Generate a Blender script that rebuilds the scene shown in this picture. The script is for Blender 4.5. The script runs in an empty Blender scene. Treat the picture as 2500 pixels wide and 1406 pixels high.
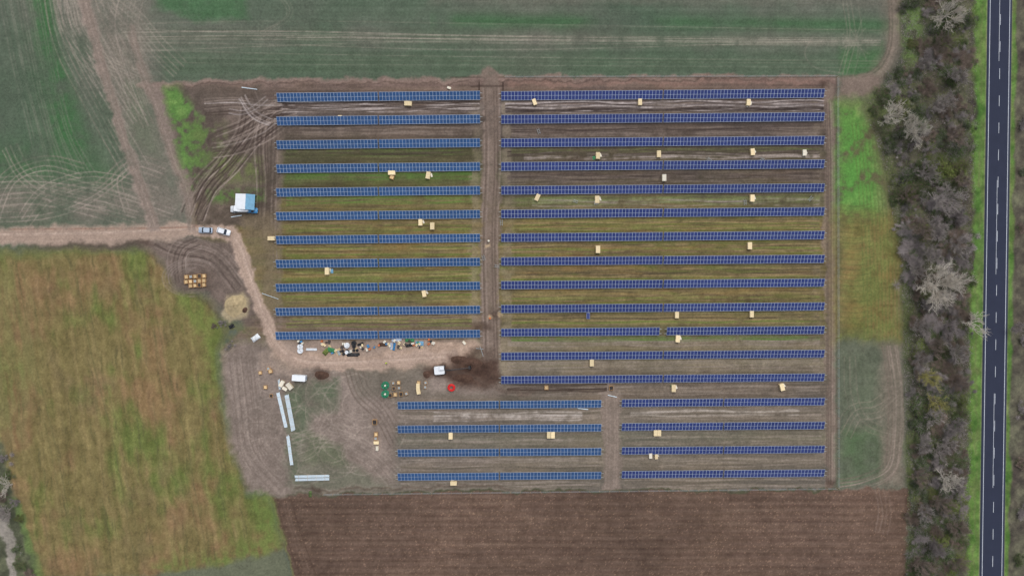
import bpy, bmesh, math, random
import numpy as np
from mathutils import Vector, Matrix
random.seed(7); rng=np.random.default_rng(7)
S=7.5; H=240.0
GAIN=1.10
scene=bpy.context.scene
col=scene.collection
def W(px,py,h=0.0):
    k=(H-h)/H
    return ((px-1250)/S*k,(703-py)/S*k)
def s2l(c):
    c=np.asarray(c,dtype=np.float64)/255.0
    return np.where(c<=0.04045,c/12.92,((np.clip(c,0,1)+0.055)/1.055)**2.4)
# ------------------------------------------------------------------ materials
def mat(name,srgb,rough=0.7,metal=0.0,var=0.25,scale=3.0,rndobj=0.15,bump=0.0,spec=0.5):
    m=bpy.data.materials.new(name); m.use_nodes=True
    nt=m.node_tree; b=nt.nodes["Principled BSDF"]
    tc=nt.nodes.new("ShaderNodeTexCoord"); nz=nt.nodes.new("ShaderNodeTexNoise")
    nz.inputs["Scale"].default_value=scale; nz.inputs["Detail"].default_value=5
    nt.links.new(tc.outputs["Object"],nz.inputs["Vector"])
    oi=nt.nodes.new("ShaderNodeObjectInfo")
    mr=nt.nodes.new("ShaderNodeMapRange"); mr.inputs[1].default_value=0.3; mr.inputs[2].default_value=0.7
    mr.inputs[3].default_value=1-var; mr.inputs[4].default_value=1+var
    nt.links.new(nz.outputs["Fac"],mr.inputs[0])
    mo=nt.nodes.new("ShaderNodeMapRange"); mo.inputs[3].default_value=1-rndobj; mo.inputs[4].default_value=1+rndobj
    nt.links.new(oi.outputs["Random"],mo.inputs[0])
    mu=nt.nodes.new("ShaderNodeMath"); mu.operation='MULTIPLY'
    nt.links.new(mr.outputs[0],mu.inputs[0]); nt.links.new(mo.outputs[0],mu.inputs[1])
    vm=nt.nodes.new("ShaderNodeVectorMath"); vm.operation='SCALE'
    l=s2l(srgb); vm.inputs[0].default_value=tuple(float(v) for v in l)
    nt.links.new(mu.outputs[0],vm.inputs["Scale"])
    nt.links.new(vm.outputs[0],b.inputs["Base Color"])
    b.inputs["Roughness"].default_value=rough; b.inputs["Metallic"].default_value=metal
    b.inputs["Specular IOR Level"].default_value=spec
    if bump>0:
        bp=nt.nodes.new("ShaderNodeBump"); bp.inputs["Strength"].default_value=bump
        nt.links.new(nz.outputs["Fac"],bp.inputs["Height"]); nt.links.new(bp.outputs[0],b.inputs["Normal"])
    return m
M={}
M['glassL']=mat("solar_glass_teal",(46,82,128),0.3,0,0.18,0.9,0.07,0,0.4)
M['glassR']=mat("solar_glass_navy",(46,60,116),0.3,0,0.18,0.9,0.07,0,0.4)
M['alu']=mat("aluminium_frame",(176,186,202),0.6,0.0,0.08,3,0.06,0,0.3)
M['steel']=mat("galvanised_steel",(170,178,180),0.5,0.0,0.15,3,0.08)
M['profile']=mat("bright_zinc_profiles",(216,228,235),0.5,0.0,0.12,3,0.06)
M['wood']=mat("pale_pallet_wood",(222,197,150),0.8,0,0.15,3,0.14)
M['card']=mat("cardboard_cream",(230,210,168),0.8,0,0.12,2,0.16)
M['cardw']=mat("white_wrapped_carton",(222,216,200),0.6,0,0.10,2,0.12)
M['woodo']=mat("orange_wood",(190,150,104),0.8,0,0.2,3,0.15)
M['tan']=mat("tan_carton_contents",(220,190,142),0.8,0,0.3,3,0.2)
M['darkc']=mat("dark_contents",(62,56,54),0.8,0,0.5,5,0.2)
M['white']=mat("white_paint",(228,232,236),0.4,0,0.05,1,0.05)
M['silver']=mat("silver_blue_paint",(176,190,206),0.35,0.1,0.04,1,0.03)
M['blue']=mat("blue_canvas",(110,160,190),0.6,0,0.12,1,0.03)
M['bluec']=mat("blue_paint",(60,130,180),0.4,0,0.06,1,0.03)
M['winglass']=mat("dark_window_glass",(40,50,62),0.12,0,0.1,1,0.05)
M['rubber']=mat("black_rubber",(30,30,32),0.85,0,0.2,6,0.1)
M['black']=mat("black_plastic",(28,30,34),0.5,0,0.3,3,0.1)
M['green']=mat("teal_green_paint",(20,130,100),0.55,0,0.2,3,0.1)
M['netg']=mat("green_net",(60,130,84),0.8,0,0.35,3,0.1)
M['red']=mat("red_pipe",(215,30,28),0.5,0,0.15,3,0.0)
M['sand']=mat("sand",(168,150,116),0.95,0,0.22,1.2,0.0,0.5)
M['soil']=mat("dark_soil",(84,64,54),0.95,0,0.3,1.6,0.1,0.5,0.2)
M['hivis']=mat("hivis_yellow",(205,225,50),0.7,0,0.05,5,0)
M['jeans']=mat("dark_trousers",(45,50,70),0.8,0,0.1,5,0)
M['lamp']=mat("clear_lens",(225,225,220),0.2,0,0.05,5,0)
M['pale']=mat("pale_bark",(208,200,188),0.9,0,0.2,1.0,0.10)
M['yelt']=mat("lichen_yellow_bark",(166,160,100),0.9,0,0.3,1.0,0.12)
M['gtree']=mat("grey_bark",(158,150,145),0.9,0,0.3,1.0,0.15)
M['btree']=mat("brown_bark",(134,120,110),0.9,0,0.3,1.0,0.15)
M['twig']=mat("grey_twigs",(142,134,132),0.95,0,0.3,1.2,0.26,0,.2)
M['twigb']=mat("brown_twigs",(122,108,98),0.95,0,0.3,1.2,0.26,0,.2)
M['leafd']=mat("dark_green_leaves",(80,96,58),0.9,0,0.4,1.2,0.3,0,.2)
M['leafo']=mat("olive_leaves",(108,120,64),0.9,0,0.4,1.2,0.25,0,.2)
M['asph']=mat("asphalt",(45,50,68),0.9,0,0.06,0.3,0.0,0,.3)
M['line']=mat("road_paint",(205,210,218),0.7,0,0.15,1.5,0.0)
M['should']=mat("shoulder_asphalt",(64,70,86),0.9,0,0.12,1.2,0.0,0,.3)
M['oran']=mat("orange_plastic",(195,110,62),0.6,0,0.1,3,0.1)
# ------------------------------------------------------------------ mesh builder
class MB:
    def __init__(s): s.v=[];s.f=[];s.m=[]
    def box(s,c,d,rz=0,mi=0,taper=1.0,rx=0):
        n=len(s.v); R=Matrix.Rotation(rz,3,'Z')@Matrix.Rotation(rx,3,'X')
        for z in(-.5,.5):
            t=taper if z>0 else 1
            for x,y in((-.5,-.5),(.5,-.5),(.5,.5),(-.5,.5)):
                s.v.append(tuple(R@Vector((x*d[0]*t,y*d[1]*t,z*d[2]))+Vector(c)))
        for q in((3,2,1,0),(4,5,6,7),(0,1,5,4),(1,2,6,5),(2,3,7,6),(3,0,4,7)):
            s.f.append([n+i for i in q]); s.m.append(mi)
        return s
    def tube(s,a,b,ra,rb=None,n=8,mi=0,cap=True):
        rb=ra if rb is None else rb
        a=Vector(a);b=Vector(b);d=(b-a)
        if d.length<1e-6: return s
        d.normalize(); u=d.orthogonal().normalized(); w=d.cross(u); k=len(s.v)
        for p,r in((a,ra),(b,rb)):
            for i in range(n):
                t=2*math.pi*i/n; s.v.append(tuple(p+u*(r*math.cos(t))+w*(r*math.sin(t))))
        for i in range(n):
            j=(i+1)%n; s.f.append([k+i,k+j,k+n+j,k+n+i]); s.m.append(mi)
        if cap:
            s.f.append([k+i for i in range(n)][::-1]); s.m.append(mi)
            s.f.append([k+n+i for i in range(n)]); s.m.append(mi)
        return s
    def torus(s,c,R,r,n=24,k=8,mi=0):
        b=len(s.v)
        for i in range(n):
            a=2*math.pi*i/n
            for j in range(k):
                t=2*math.pi*j/k
                s.v.append((c[0]+(R+r*math.cos(t))*math.cos(a),c[1]+(R+r*math.cos(t))*math.sin(a),c[2]+r*math.sin(t)))
        for i in range(n):
            for j in range(k):
                s.f.append([b+i*k+j,b+((i+1)%n)*k+j,b+((i+1)%n)*k+(j+1)%k,b+i*k+(j+1)%k]); s.m.append(mi)
        return s
    def loft(s,rings,mi=0,cap=True):
        b=len(s.v); n=len(rings[0])
        for r in rings: s.v+= [tuple(p) for p in r]
        for i in range(len(rings)-1):
            for j in range(n):
                k=(j+1)%n
                s.f.append([b+i*n+j,b+i*n+k,b+(i+1)*n+k,b+(i+1)*n+j]); s.m.append(mi)
        if cap:
            s.f.append([b+j for j in range(n)][::-1]); s.m.append(mi)
            s.f.append([b+(len(rings)-1)*n+j for j in range(n)]); s.m.append(mi)
        return s
    def make(s,name,mats,smooth=False):
        me=bpy.data.meshes.new(name); me.from_pydata(s.v,[],s.f)
        for m in mats: me.materials.append(M[m])
        me.polygons.foreach_set("material_index",s.m)
        if smooth: me.polygons.foreach_set("use_smooth",[True]*len(s.f))
        me.update(); return me
def npmesh(name,V,F,mats,mi=None):
    me=bpy.data.meshes.new(name); V=np.asarray(V,dtype=np.float32);F=np.asarray(F,dtype=np.int32)
    k=F.shape[1]
    me.vertices.add(len(V)); me.vertices.foreach_set("co",V.ravel())
    me.loops.add(F.size); me.loops.foreach_set("vertex_index",F.ravel())
    me.polygons.add(len(F)); me.polygons.foreach_set("loop_start",np.arange(0,F.size,k,dtype=np.int32))
    me.polygons.foreach_set("loop_total",np.full(len(F),k,dtype=np.int32))
    for m in mats: me.materials.append(M[m] if isinstance(m,str) else m)
    if mi is not None: me.polygons.foreach_set("material_index",np.asarray(mi,dtype=np.int32))
    me.update(calc_edges=True); return me
def addobj(name,data,loc=(0,0,0),rz=0,sc=1,parent=None):
    o=bpy.data.objects.new(name,data); col.objects.link(o)
    if parent is not None: o.parent=parent
    o.location=loc; o.rotation_euler=(0,0,rz)
    o.scale=(sc,sc,sc) if not isinstance(sc,tuple) else sc
    return o
def spawn(name,label,cat,parts,loc,rz=0,sc=1,group=None,z=0.0):
    root=addobj(name,None,(loc[0],loc[1],z),rz,sc); root.empty_display_size=0.5
    root["label"]=label; root["category"]=cat
    if group: root["group"]=group
    for p in parts:
        o=addobj(p[0],p[1],p[2] if len(p)>2 else (0,0,0),0,1,root)
        if len(p)>3:
            for q in p[3]: addobj(q[0],q[1],q[2] if len(q)>2 else (0,0,0),0,1,o)
    return root
def single(name,label,cat,mesh,loc,rz=0,sc=1,group=None,z=0.0):
    o=addobj(name,mesh,(loc[0],loc[1],z),rz,sc); o["label"]=label; o["category"]=cat
    if group: o["group"]=group
    return o
# ------------------------------------------------------------------ noise + painting
LAT=[rng.random((256,256)) for _ in range(6)]
def vn(u,v,seed):
    L=LAT[seed%6]; u=u+seed*17.3; v=v+seed*9.1
    iu=np.floor(u).astype(np.int64); iv=np.floor(v).astype(np.int64)
    fu=u-iu; fv=v-iv; fu=fu*fu*(3-2*fu); fv=fv*fv*(3-2*fv)
    a=L[iv&255,iu&255];b=L[iv&255,(iu+1)&255];c=L[(iv+1)&255,iu&255];d=L[(iv+1)&255,(iu+1)&255]
    return (a*(1-fu)+b*fu)*(1-fv)+(c*(1-fu)+d*fu)*fv
def fbm(u,v,o=4,seed=0):
    t=0;a=1;n=0
    for i in range(o):
        t=t+a*vn(u*2**i,v*2**i,seed+i); n+=a; a*=0.55
    return np.clip((t/n-0.5)*3.2,-1,1)
ST=2.2
gx=np.arange(-90,2592,ST); gy=np.arange(-90,1498,ST)
PX,PY=np.meshgrid(gx,gy); ny,nx=PX.shape
nA=fbm(PX/260,PY/260,4,0); nB=fbm(PX/55,PY/55,4,1); nC=fbm(PX/14,PY/14,3,2); nE=fbm(PX/110,PY/110,4,3)
nH=fbm(PX/380,PY/5,4,3); nH2=fbm(PX/70,PY/3.2,3,4); nD=rng.random(PX.shape)*2-1
WPX=PX+8*nB+4*nC; WPY=PY+8*np.roll(nB,97,1)+4*np.roll(nC,53,0)
I=np.zeros((ny,nx,3)); 
def C(*c): return np.array(c,dtype=float)
def bl(m,c,sl=None):
    if sl is None: sl=(slice(0,ny),slice(0,nx))
    I[sl]=I[sl]*(1-m[...,None])+np.asarray(c)*m[...,None]
def sls(x0,y0,x1,y1):
    def r(a,b,o,n):
        s=min(n,max(0,int((a-o)/ST))); return slice(s,max(s,min(n,int((b-o)/ST)+2)))
    return (r(y0,y1,gy[0],ny),r(x0,x1,gx[0],nx))
def poly(pts,soft=5,warp=True):
    p=np.array(pts,float); mg=25+soft; sl=sls(p[:,0].min()-mg,p[:,1].min()-mg,p[:,0].max()+mg,p[:,1].max()+mg)
    X=(WPX if warp else PX)[sl]; Y=(WPY if warp else PY)[sl]
    ins=np.zeros(X.shape,bool); d=np.full(X.shape,1e9)
    for i in range(len(p)):
        x0,y0=p[i];x1,y1=p[(i+1)%len(p)]
        dx,dy=x1-x0,y1-y0
        t=np.clip(((X-x0)*dx+(Y-y0)*dy)/(dx*dx+dy*dy+1e-9),0,1)
        d=np.minimum(d,np.hypot(X-x0-t*dx,Y-y0-t*dy))
        if y0!=y1:
            c=((y0>Y)!=(y1>Y))&(X<(x1-x0)*(Y-y0)/(y1-y0)+x0); ins^=c
    sd=np.where(ins,d,-d)
    return sl,np.clip(sd/soft*0.5+0.5,0,1)
def P(pts,c,soft=5,a=1.0,warp=True,tex=None):
    sl,m=poly(pts,soft,warp)
    if tex is not None: m=m*np.clip(tex[sl],0,1)
    c=c[sl] if isinstance(c,np.ndarray) and c.ndim==3 else c
    bl(m*a,c,sl)
def smooth(pts,n=8):
    p=[pts[0]]+list(pts)+[pts[-1]]; out=[]
    for i in range(1,len(p)-2):
        a,b,c,d=[np.array(q,float) for q in p[i-1:i+3]]
        for k in range(n):
            t=k/n; out.append(0.5*((2*b)+(-a+c)*t+(2*a-5*b+4*c-d)*t*t+(-a+3*b-3*c+d)*t**3))
    out.append(np.array(pts[-1],float)); return out
def stroke_mask(pts,w,soft=2.0,warp=False,sm=True):
    q=np.array(smooth(pts) if sm else pts,float); mg=w+soft+12
    sl=sls(q[:,0].min()-mg,q[:,1].min()-mg,q[:,0].max()+mg,q[:,1].max()+mg)
    oy,ox=sl[0].start,sl[1].start
    d=np.full((max(0,sl[0].stop-oy),max(0,sl[1].stop-ox)),1e9)
    XX=(WPX if warp else PX);YY=(WPY if warp else PY)
    for i in range(len(q)-1):
        x0,y0=q[i];x1,y1=q[i+1]
        s2=sls(min(x0,x1)-mg,min(y0,y1)-mg,max(x0,x1)+mg,max(y0,y1)+mg)
        X=XX[s2];Y=YY[s2];dx,dy=x1-x0,y1-y0
        if X.size==0: continue
        t=np.clip(((X-x0)*dx+(Y-y0)*dy)/(dx*dx+dy*dy+1e-9),0,1)
        dd=np.hypot(X-x0-t*dx,Y-y0-t*dy)
        r=(slice(s2[0].start-oy,s2[0].stop-oy),slice(s2[1].start-ox,s2[1].stop-ox))
        d[r]=np.minimum(d[r],dd)
    return sl,np.clip((w/2-d)/soft+0.5,0,1)
def K(pts,w,c,a=1.0,soft=2.0,warp=False,brk=0.0,sm=True):
    if w<6: w=w*1.15; a=min(1,a*1.3)
    sl,m=stroke_mask(pts,w,soft,warp,sm)
    if m.size==0: return
    if brk>0: m=m*np.clip(1-brk+brk*(nB[sl]*0.9+nC[sl]*0.6+0.8),0,1)
    bl(m*a,c,sl)
def off(pts,o):
    q=np.array(pts,float); t=np.gradient(q,axis=0); n=np.stack([-t[:,1],t[:,0]],1); n/=np.linalg.norm(n,axis=1)[:,None]+1e-9
    return q+n*o
def BD(path,offs,cols,a=.5,w=2.3,brk=.6,jit=2.0):
    q=np.array(smooth(path,4))
    for o in offs:
        s=np.arange(len(q)); ph=random.uniform(0,6)
        qq=off(q,o+random.uniform(-jit,jit)); qq=qq+np.stack([np.sin(s*.8+ph),np.cos(s*.7+ph)],1)*jit*.4
        K(qq,w,random.choice(cols),a*1.25*random.uniform(.6,1.1),2.0,False,brk*.85,False)
# --- base / crop field
I[:]=C(84,93,79)+nH[...,None]*C(5,4,4)+nA[...,None]*C(8,3,5)+nE[...,None]*C(5,0,3)
g=np.clip(np.exp(-((PY-(38+PX*0.012))/18)**2)*np.clip(nA*0.9+nB*.4+0.7,0,1)*(PX>1050),0,1); bl(g*0.75,C(60,93,60))
P([(370,-90),(600,-90),(605,48),(480,48),(380,20)],C(64,98,64),10,0.75,tex=np.clip(nB*.6+.9,0,1))
P([(600,-95),(1100,-95),(1100,60),(610,60)],C(80,94,77),14,0.4)
P([(1050,-95),(2200,-95),(2190,16),(1050,8)],C(98,95,85),10,0.5)
P([(380,125),(2150,130),(2150,186),(400,190)],C(76,92,71),16,0.55)
P([(2050,120),(2160,110),(2150,180),(2060,185)],C(64,98,60),10,0.7,tex=np.clip(nB*.6+.8,0,1))
P([(300,70),(2150,76),(2150,120),(300,112)],C(96,97,82),16,0.35)
fur=np.sin(PY/3.1)*0.5+nH2*0.6
m=((PY<195)&(PX>330)&(PX<2210)); I[m]+= (fur[m]*4)[:,None]
# NW field
NWp=[(-95,-95),(330,-95),(345,200),(460,500),(470,550),(-95,560)]
cr=C(83,93,77)+nA[...,None]*C(8,2,6)+nE[...,None]*C(6,1,4)+fbm((PX-0.22*PY)/6,PY/260,3,5)[...,None]*C(6,5,5)
P(NWp,cr,10)
gt=np.clip(nB*0.8+nC*.3+0.75,0,1)
P([(70,-95),(125,-95),(140,120),(185,230),(215,340),(200,380),(140,340),(105,200)],C(56,96,56),14,0.8,tex=gt)
P([(-95,340),(215,345),(300,440),(250,460),(-95,420)],C(62,94,60),34,0.6,tex=gt)
P([(-95,-95),(20,-95),(70,200),(100,360),(-95,360)],C(75,90,74),24,0.4)
P([(140,-95),(370,-95),(372,195),(300,150),(170,70)],C(116,110,100),34,0.75,tex=np.clip(nB*.5+.95,0,1))
P([(-95,445),(440,465),(460,548),(-95,556)],C(118,107,98),26,0.65,tex=np.clip(nB*.6+.9,0,1))
P([(190,40),(340,40),(360,200),(470,500),(370,550),(320,400)],C(112,105,95),28,0.8,tex=np.clip(nB*.6+.9,0,1))
P([(310,190),(350,200),(400,400),(330,380)],C(88,98,78),14,0.5,tex=gt)
lt=C(148,136,124)
for k in range(12):
    x=5+k*10+random.uniform(-5,5)
    K([(x-20,-90),(x+25,150),(x+70,330),(x+95+k*6,480)],2.2,C(114,113,100),0.42,2,False,0.8)
for p_ in ([(150,-80),(170,40),(230,150),(330,300)],[(210,-80),(260,60),(300,150),(340,260)],[(330,-60),(300,60),(330,180),(380,300)],[(130,-60),(160,100),(240,260),(330,420)],[(250,-90),(240,0),(290,100),(350,190)]):
    BD(p_,(-34,-21,-8,5,18,31),[C(148,136,125),C(132,122,110)],.42,2.3,.65,3)
for p_ in ([(-90,500),(60,480),(180,500),(330,540)],[(-90,530),(100,520),(220,480),(320,400)],[(60,540),(120,470),(230,440),(380,480)],[(-90,460),(80,450),(220,470),(420,530)],[(20,360),(60,430),(140,480),(260,500)],[(300,520),(280,440),(330,400),(400,420)],[(-20,540),(20,440),(110,400),(200,420)]):
    BD(p_,(-22,-9,4,17),[C(152,138,127),C(134,122,111)],.42,2.3,.65,3)
for r in range(8):
    K([(125+r*9,-80),(140+r*8,60),(185+r*12,140),(245+r*20,190)],2.4,lt,0.34,2.2,False,0.6)
for y0,y1,y2,y3,a in((80,77,90,99,.62),(92,88,99,106,.45),(103,110,122,98,.34),(96,97,106,112,.36),(70,84,88,94,.32),(120,132,140,150,.28),(60,52,60,75,.25),(128,112,100,110,.3),(150,158,160,166,.2),(138,146,150,156,.18)):
    K([(300,y0),(700,y1),(1250,y2),(2150,y3)],2.0,C(148,139,125),a,2.0,False,0.5)
K([(700,92),(1200,96),(2150,103)],2.2,C(156,145,132),0.5,2.0,False,0.5)
BD([(250,0),(320,60),(370,120),(430,180)],(-36,-24,-12,0,12,24),[C(140,130,118)],.38,2.3,.6,3)
BD([(560,-40),(680,-10),(705,40),(640,85)],(-8,0,8),[C(128,122,108)],.25,2.2,.6,3)
P([(2160,-95),(2205,-95),(2206,100),(2170,180),(2120,232),(2050,235),(2050,192),(2120,186),(2158,130)],C(112,99,88),14,0.6)
for o in range(0,56,6):
    K([(2164+o*.6,-60),(2172+o*.6,60),(2162+o*.7,130),(2126+o*.7,175+o*.3),(2060,188+o*.8)],3.2,random.choice([C(136,119,107),C(124,109,98),C(98,86,76)]),0.5,3,False,0.45)
for k in range(7):
    a=math.pi*k/7+.2; L=random.uniform(28,52); x=2090+random.uniform(-8,8);y=100+random.uniform(-10,10)
    K([(x-L*math.cos(a),y-L*math.sin(a)),(x+4,y+5),(x+L*math.cos(a),y+L*math.sin(a))],2.0,C(132,127,112),0.34,2.2,False,0.5)
BD([(2080,0),(2090,100),(2070,185)],(-12,0,12,24),[C(126,121,106)],.3,2.2,.6,3)
K([(1985,90),(1965,130),(1990,165),(2060,180)],3,lt,0.22,3,False,0.5)
# --- site base
rows_y=[195,215,240,262,290,320,350,380,404,430,462,490,520,550,578,610,636,660,693,720,751,780,808,840,866,890,924,950,985,1012,1045,1070,1100,1130,1160,1185]
cL=[(124,104,96),(106,90,81),(97,83,75),(114,102,95),(87,76,68),(95,82,73),(87,78,66),(85,82,58),(81,75,57),(84,91,54),(88,79,58),(100,92,61),(103,91,64),(112,101,65),(104,89,64),(114,103,63),(98,89,60),(101,101,57),(102,94,62),(110,99,61),(107,94,71),(110,94,82),(110,94,82),(116,104,92),(120,108,94),(120,109,96),(116,104,94),(114,102,92),(112,101,91),(124,112,102),(112,102,92),(108,104,90),(108,100,90),(118,107,96),(108,100,90),(110,101,90)]
cR=[(121,98,89),(104,88,79),(94,80,73),(112,101,94),(87,76,68),(92,80,72),(83,73,65),(85,78,63),(81,71,63),(90,79,71),(87,78,66),(96,90,67),(98,87,65),(118,105,65),(104,90,65),(115,100,67),(96,85,63),(102,91,61),(98,87,63),(114,101,65),(104,91,65),(110,101,67),(100,92,71),(118,107,88),(110,102,84),(118,108,91),(104,95,82),(104,93,82),(106,96,84),(115,105,93),(108,99,88),(110,105,89),(108,100,88),(115,105,92),(106,98,86),(110,101,90)]
cL=np.array(cL,float);cR=np.array(cR,float)
yy=WPY-6*nB+0.004*(PX-1250)
CL=np.stack([np.interp(yy,rows_y,cL[:,i]) for i in range(3)],-1); CR=np.stack([np.interp(yy,rows_y,cR[:,i]) for i in range(3)],-1)
t=np.clip((PX-1180)/60,0,1)[...,None]; site=CL*(1-t)+CR*t
site=site+nH[...,None]*C(11,10,8)+nH2[...,None]*C(7,6,6)+nE[...,None]*C(6,4,2)
gz=np.clip(np.exp(-((PY-640)/150)**2),0,1)
gg=np.clip(fbm(PX/90,PY/9,3,2)*1.5+.1,0,1)*gz; site=site*(1-.6*gg[...,None])+C(96,105,52)*.6*gg[...,None]
oo=np.clip(fbm(PX/110,PY/10,3,4)*1.4,0,1)*gz; site=site*(1-.6*oo[...,None])+C(134,107,66)*.6*oo[...,None]
dk=np.clip(fbm(PX/60,PY/6,3,1)*1.6-.35,0,1)*np.clip(np.exp(-((PY-640)/260)**2)+.25,0,1); site=site*(1-.4*dk[...,None])+C(66,55,46)*.4*dk[...,None]
SP=[(352,200),(1200,189),(2043,187),(2045,1192),(760,1207),(690,1212),(600,1196),(566,1085),(552,960),(540,850),(600,800),(560,700),(470,560),(465,500)]
P(SP,site,4,1.0)
K([(345,204),(1200,193),(2043,190)],14,C(130,111,101),0.6,5,True,0.3,False)
K([(1100,189),(2042,188)],2.0,C(66,58,50),0.6,1.5,False,0.2,False)
K([(2043,188),(2045,1192)],2.0,C(84,78,64),0.5,1.5,False,0.2,False)
K([(1240,207),(2000,200)],9,C(134,106,95),0.5,5,True,0.6,False)
K([(430,208),(1130,200),(1900,195)],3,C(64,52,46),0.4,3,True,0.6,False)
# NW corner
P([(352,200),(400,205),(430,300),(470,430),(478,520),(455,520),(420,400),(370,260)],C(126,112,103),9,0.85)
P([(398,212),(455,212),(560,240),(690,255),(680,560),(470,560),(478,500),(430,360)],C(96,84,76)+nB[...,None]*C(9,8,7)+nC[...,None]*C(8,7,7),8,0.9)
P([(400,212),(440,208),(475,255),(515,320),(510,400),(485,440),(462,470),(440,390),(420,320)],C(82,118,58)+nC[...,None]*C(12,8,6)+nB[...,None]*C(8,8,4),12,0.92,tex=np.clip(nB*1.0+nC*.9+.8,0,1))
P([(455,290),(545,305),(560,380),(500,440),(480,420)],C(86,98,58),22,0.7,tex=np.clip(nC*.8+nB*.5+.6,0,1))
P([(540,380),(640,390),(640,440),(540,450)],C(88,98,56),12,0.7,tex=np.clip(nC*.9+.6,0,1))
P([(508,466),(570,462),(640,462),(642,492),(600,495),(510,496)],C(82,108,56),9,0.9,tex=np.clip(nC*.9+.8,0,1))
P([(430,205),(640,215),(640,245),(470,250)],C(82,73,65),8,0.6)
mud=[C(142,128,119),C(60,49,45),C(126,112,103),C(64,53,49)]
BD([(472,530),(505,455),(560,400),(620,330),(690,272)],(-34,-27,-20,-13,-6,1,8,15,22,29),mud,.6,2.2,.45,2.2)
BD([(480,500),(540,420),(590,340),(610,270),(600,235)],(-24,-14,-4,6,16,26),mud,.5,2.2,.5,2.5)
BD([(640,560),(645,450),(640,350),(660,280),(700,262)],(-16,-10,-4,2,8,14),mud,.55,2.2,.5,2)
BD([(668,650),(664,520),(668,400),(672,300)],(-8,-2,4,10),mud,.5,2.2,.6,2)
BD([(500,262),(580,258),(640,266),(720,266)],(-18,-12,-6,0,6,12,18),mud+[C(166,155,150)],.6,2.2,.45,2.5)
BD([(530,335),(590,310),(640,285),(720,262)],(-16,-8,0,8,16,24),mud,.55,2.2,.45,2.5)
BD([(520,365),(580,355),(640,330),(680,300)],(-14,-7,0,7,14,21),mud+[C(160,149,143)],.55,2.2,.5,2.5)
BD([(590,238),(604,262),(625,285),(660,300)],(-8,0,8),[C(170,160,156)],.6,2.2,.45,2)  # wet mud marks, their sheen painted as pale strokes
BD([(650,240),(620,262),(590,275),(560,270)],(-5,5),[C(166,156,152)],.55,2.2,.45,2)
K([(655,560),(660,700),(655,800)],34,C(115,101,87),0.6,12,True,0.3)
P([(580,520),(670,520),(672,760),(640,720),(600,610)],C(111,98,77),14,0.7)
def vstrip(x,y0,y1,w,c,a): K([(x,y0),(x,y1)],w,c,a,8,True,0.2,False)
vstrip(1198,190,905,44,C(117,102,92),0.95); vstrip(1493,962,1192,44,C(123,109,99),0.9); vstrip(2026,215,1190,24,C(123,107,96),0.8)
vstrip(682,310,820,14,C(118,104,93),0.5)
for x in(1180,1184,1190,1205,1212,1218): K([(x,215),(x+3,400),(x-4,600),(x+3,880)],2.4,random.choice([C(140,124,114),C(80,67,60)]),0.5,2.2,False,0.7)
for x in(1480,1488,1500,1506): K([(x,965),(x+2,1070),(x-2,1190)],2.6,C(140,125,114),0.45,2.5,False,0.6)
for x in(2018,2022,2028,2032,2037): K([(x-4,250),(x,400),(x+1,700),(x,1180)],2.3,random.choice([C(144,128,117),C(78,67,60)]),0.5,2,False,0.6)
for i in range(12):
    y=262+58*i
    for x,w in((1160,22),(1238,26)):
        K([(x,y-12),(x+2,y+14)],w,C(140,127,108),0.5,9,True,0.5,False)
    K([(1992,y-10),(1994,y+12)],24,C(128,115,98),0.4,9,True,0.5,False)
def wavy(x0,x1,y,n,c,a,amp=3,brk=0.7,w=2.4,spread=22,slope=-0.006):
    for k in range(n):
        yy0=y+random.uniform(-spread/2,spread/2); pts=[]; x=x0; ph=random.uniform(0,6)
        while x<x1:
            pts.append((x,yy0+slope*(x-x0)+amp*math.sin(x/45+ph)+random.uniform(-1,1))); x+=28
        pts.append((x1,yy0+slope*(x1-x0))); K(pts,w,c,a*1.1,1.8,False,brk)
wavy(690,1170,263,9,C(160,149,144),0.6,2.5,0.65,2.1); wavy(690,1170,263,7,C(60,50,45),0.6,2,0.65,2.1)
wavy(1235,2010,262,11,C(164,153,149),0.6,3,0.7,2.1); wavy(1235,2010,262,8,C(56,47,44),0.6,3,0.65,2.1)
wavy(1250,1900,310,3,C(60,50,46),0.5,2,0.6,3); wavy(1250,2000,325,6,C(120,107,98),0.45,2,0.8)
wavy(700,1150,322,6,C(120,107,97),0.5,2,0.7); wavy(700,1150,375,5,C(62,56,46),0.4,2,0.8)
wavy(1280,2000,378,7,C(154,142,135),0.45,3,0.88,2.2); wavy(1240,2000,380,6,C(62,53,47),0.4,2,0.8,2.6)
wavy(1240,2000,436,6,C(62,53,48),0.4,2,0.8,2.6); wavy(1300,2000,495,6,C(152,140,130),0.45,3,0.88,2.2)
wavy(1240,2000,436,5,C(112,100,91),0.4,2,0.8,2.4)
wavy(700,1150,430,5,C(76,102,48),0.5,2,0.8,3.4); wavy(700,1150,488,5,C(90,112,54),0.45,2,0.8,3.4); wavy(700,1150,375,4,C(86,100,54),0.4,2,0.8,3)
wavy(1250,2000,488,5,C(102,112,66),0.4,2,0.8,3.4); wavy(1250,2000,375,4,C(94,98,62),0.3,2,0.8,3)
for y in (552,610,668,726,784):
    wavy(700,1150,y,4,C(76,64,51),0.35,1.5,0.9,2.6); wavy(1250,2000,y,5,C(74,62,51),0.35,1.5,0.9,2.6)
    wavy(700,1150,y,4,C(144,128,88),0.4,1.5,0.9,2.6); wavy(1250,2000,y,5,C(146,127,88),0.4,1.5,0.9,2.6)
    wavy(700,1150,y+6,3,C(96,110,52),0.4,1.5,0.85,3); wavy(1250,2000,y+6,3,C(98,110,54),0.4,1.5,0.85,3)
wavy(1250,2000,828,4,C(84,106,52),0.45,1,0.8,3.4,10)
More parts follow.
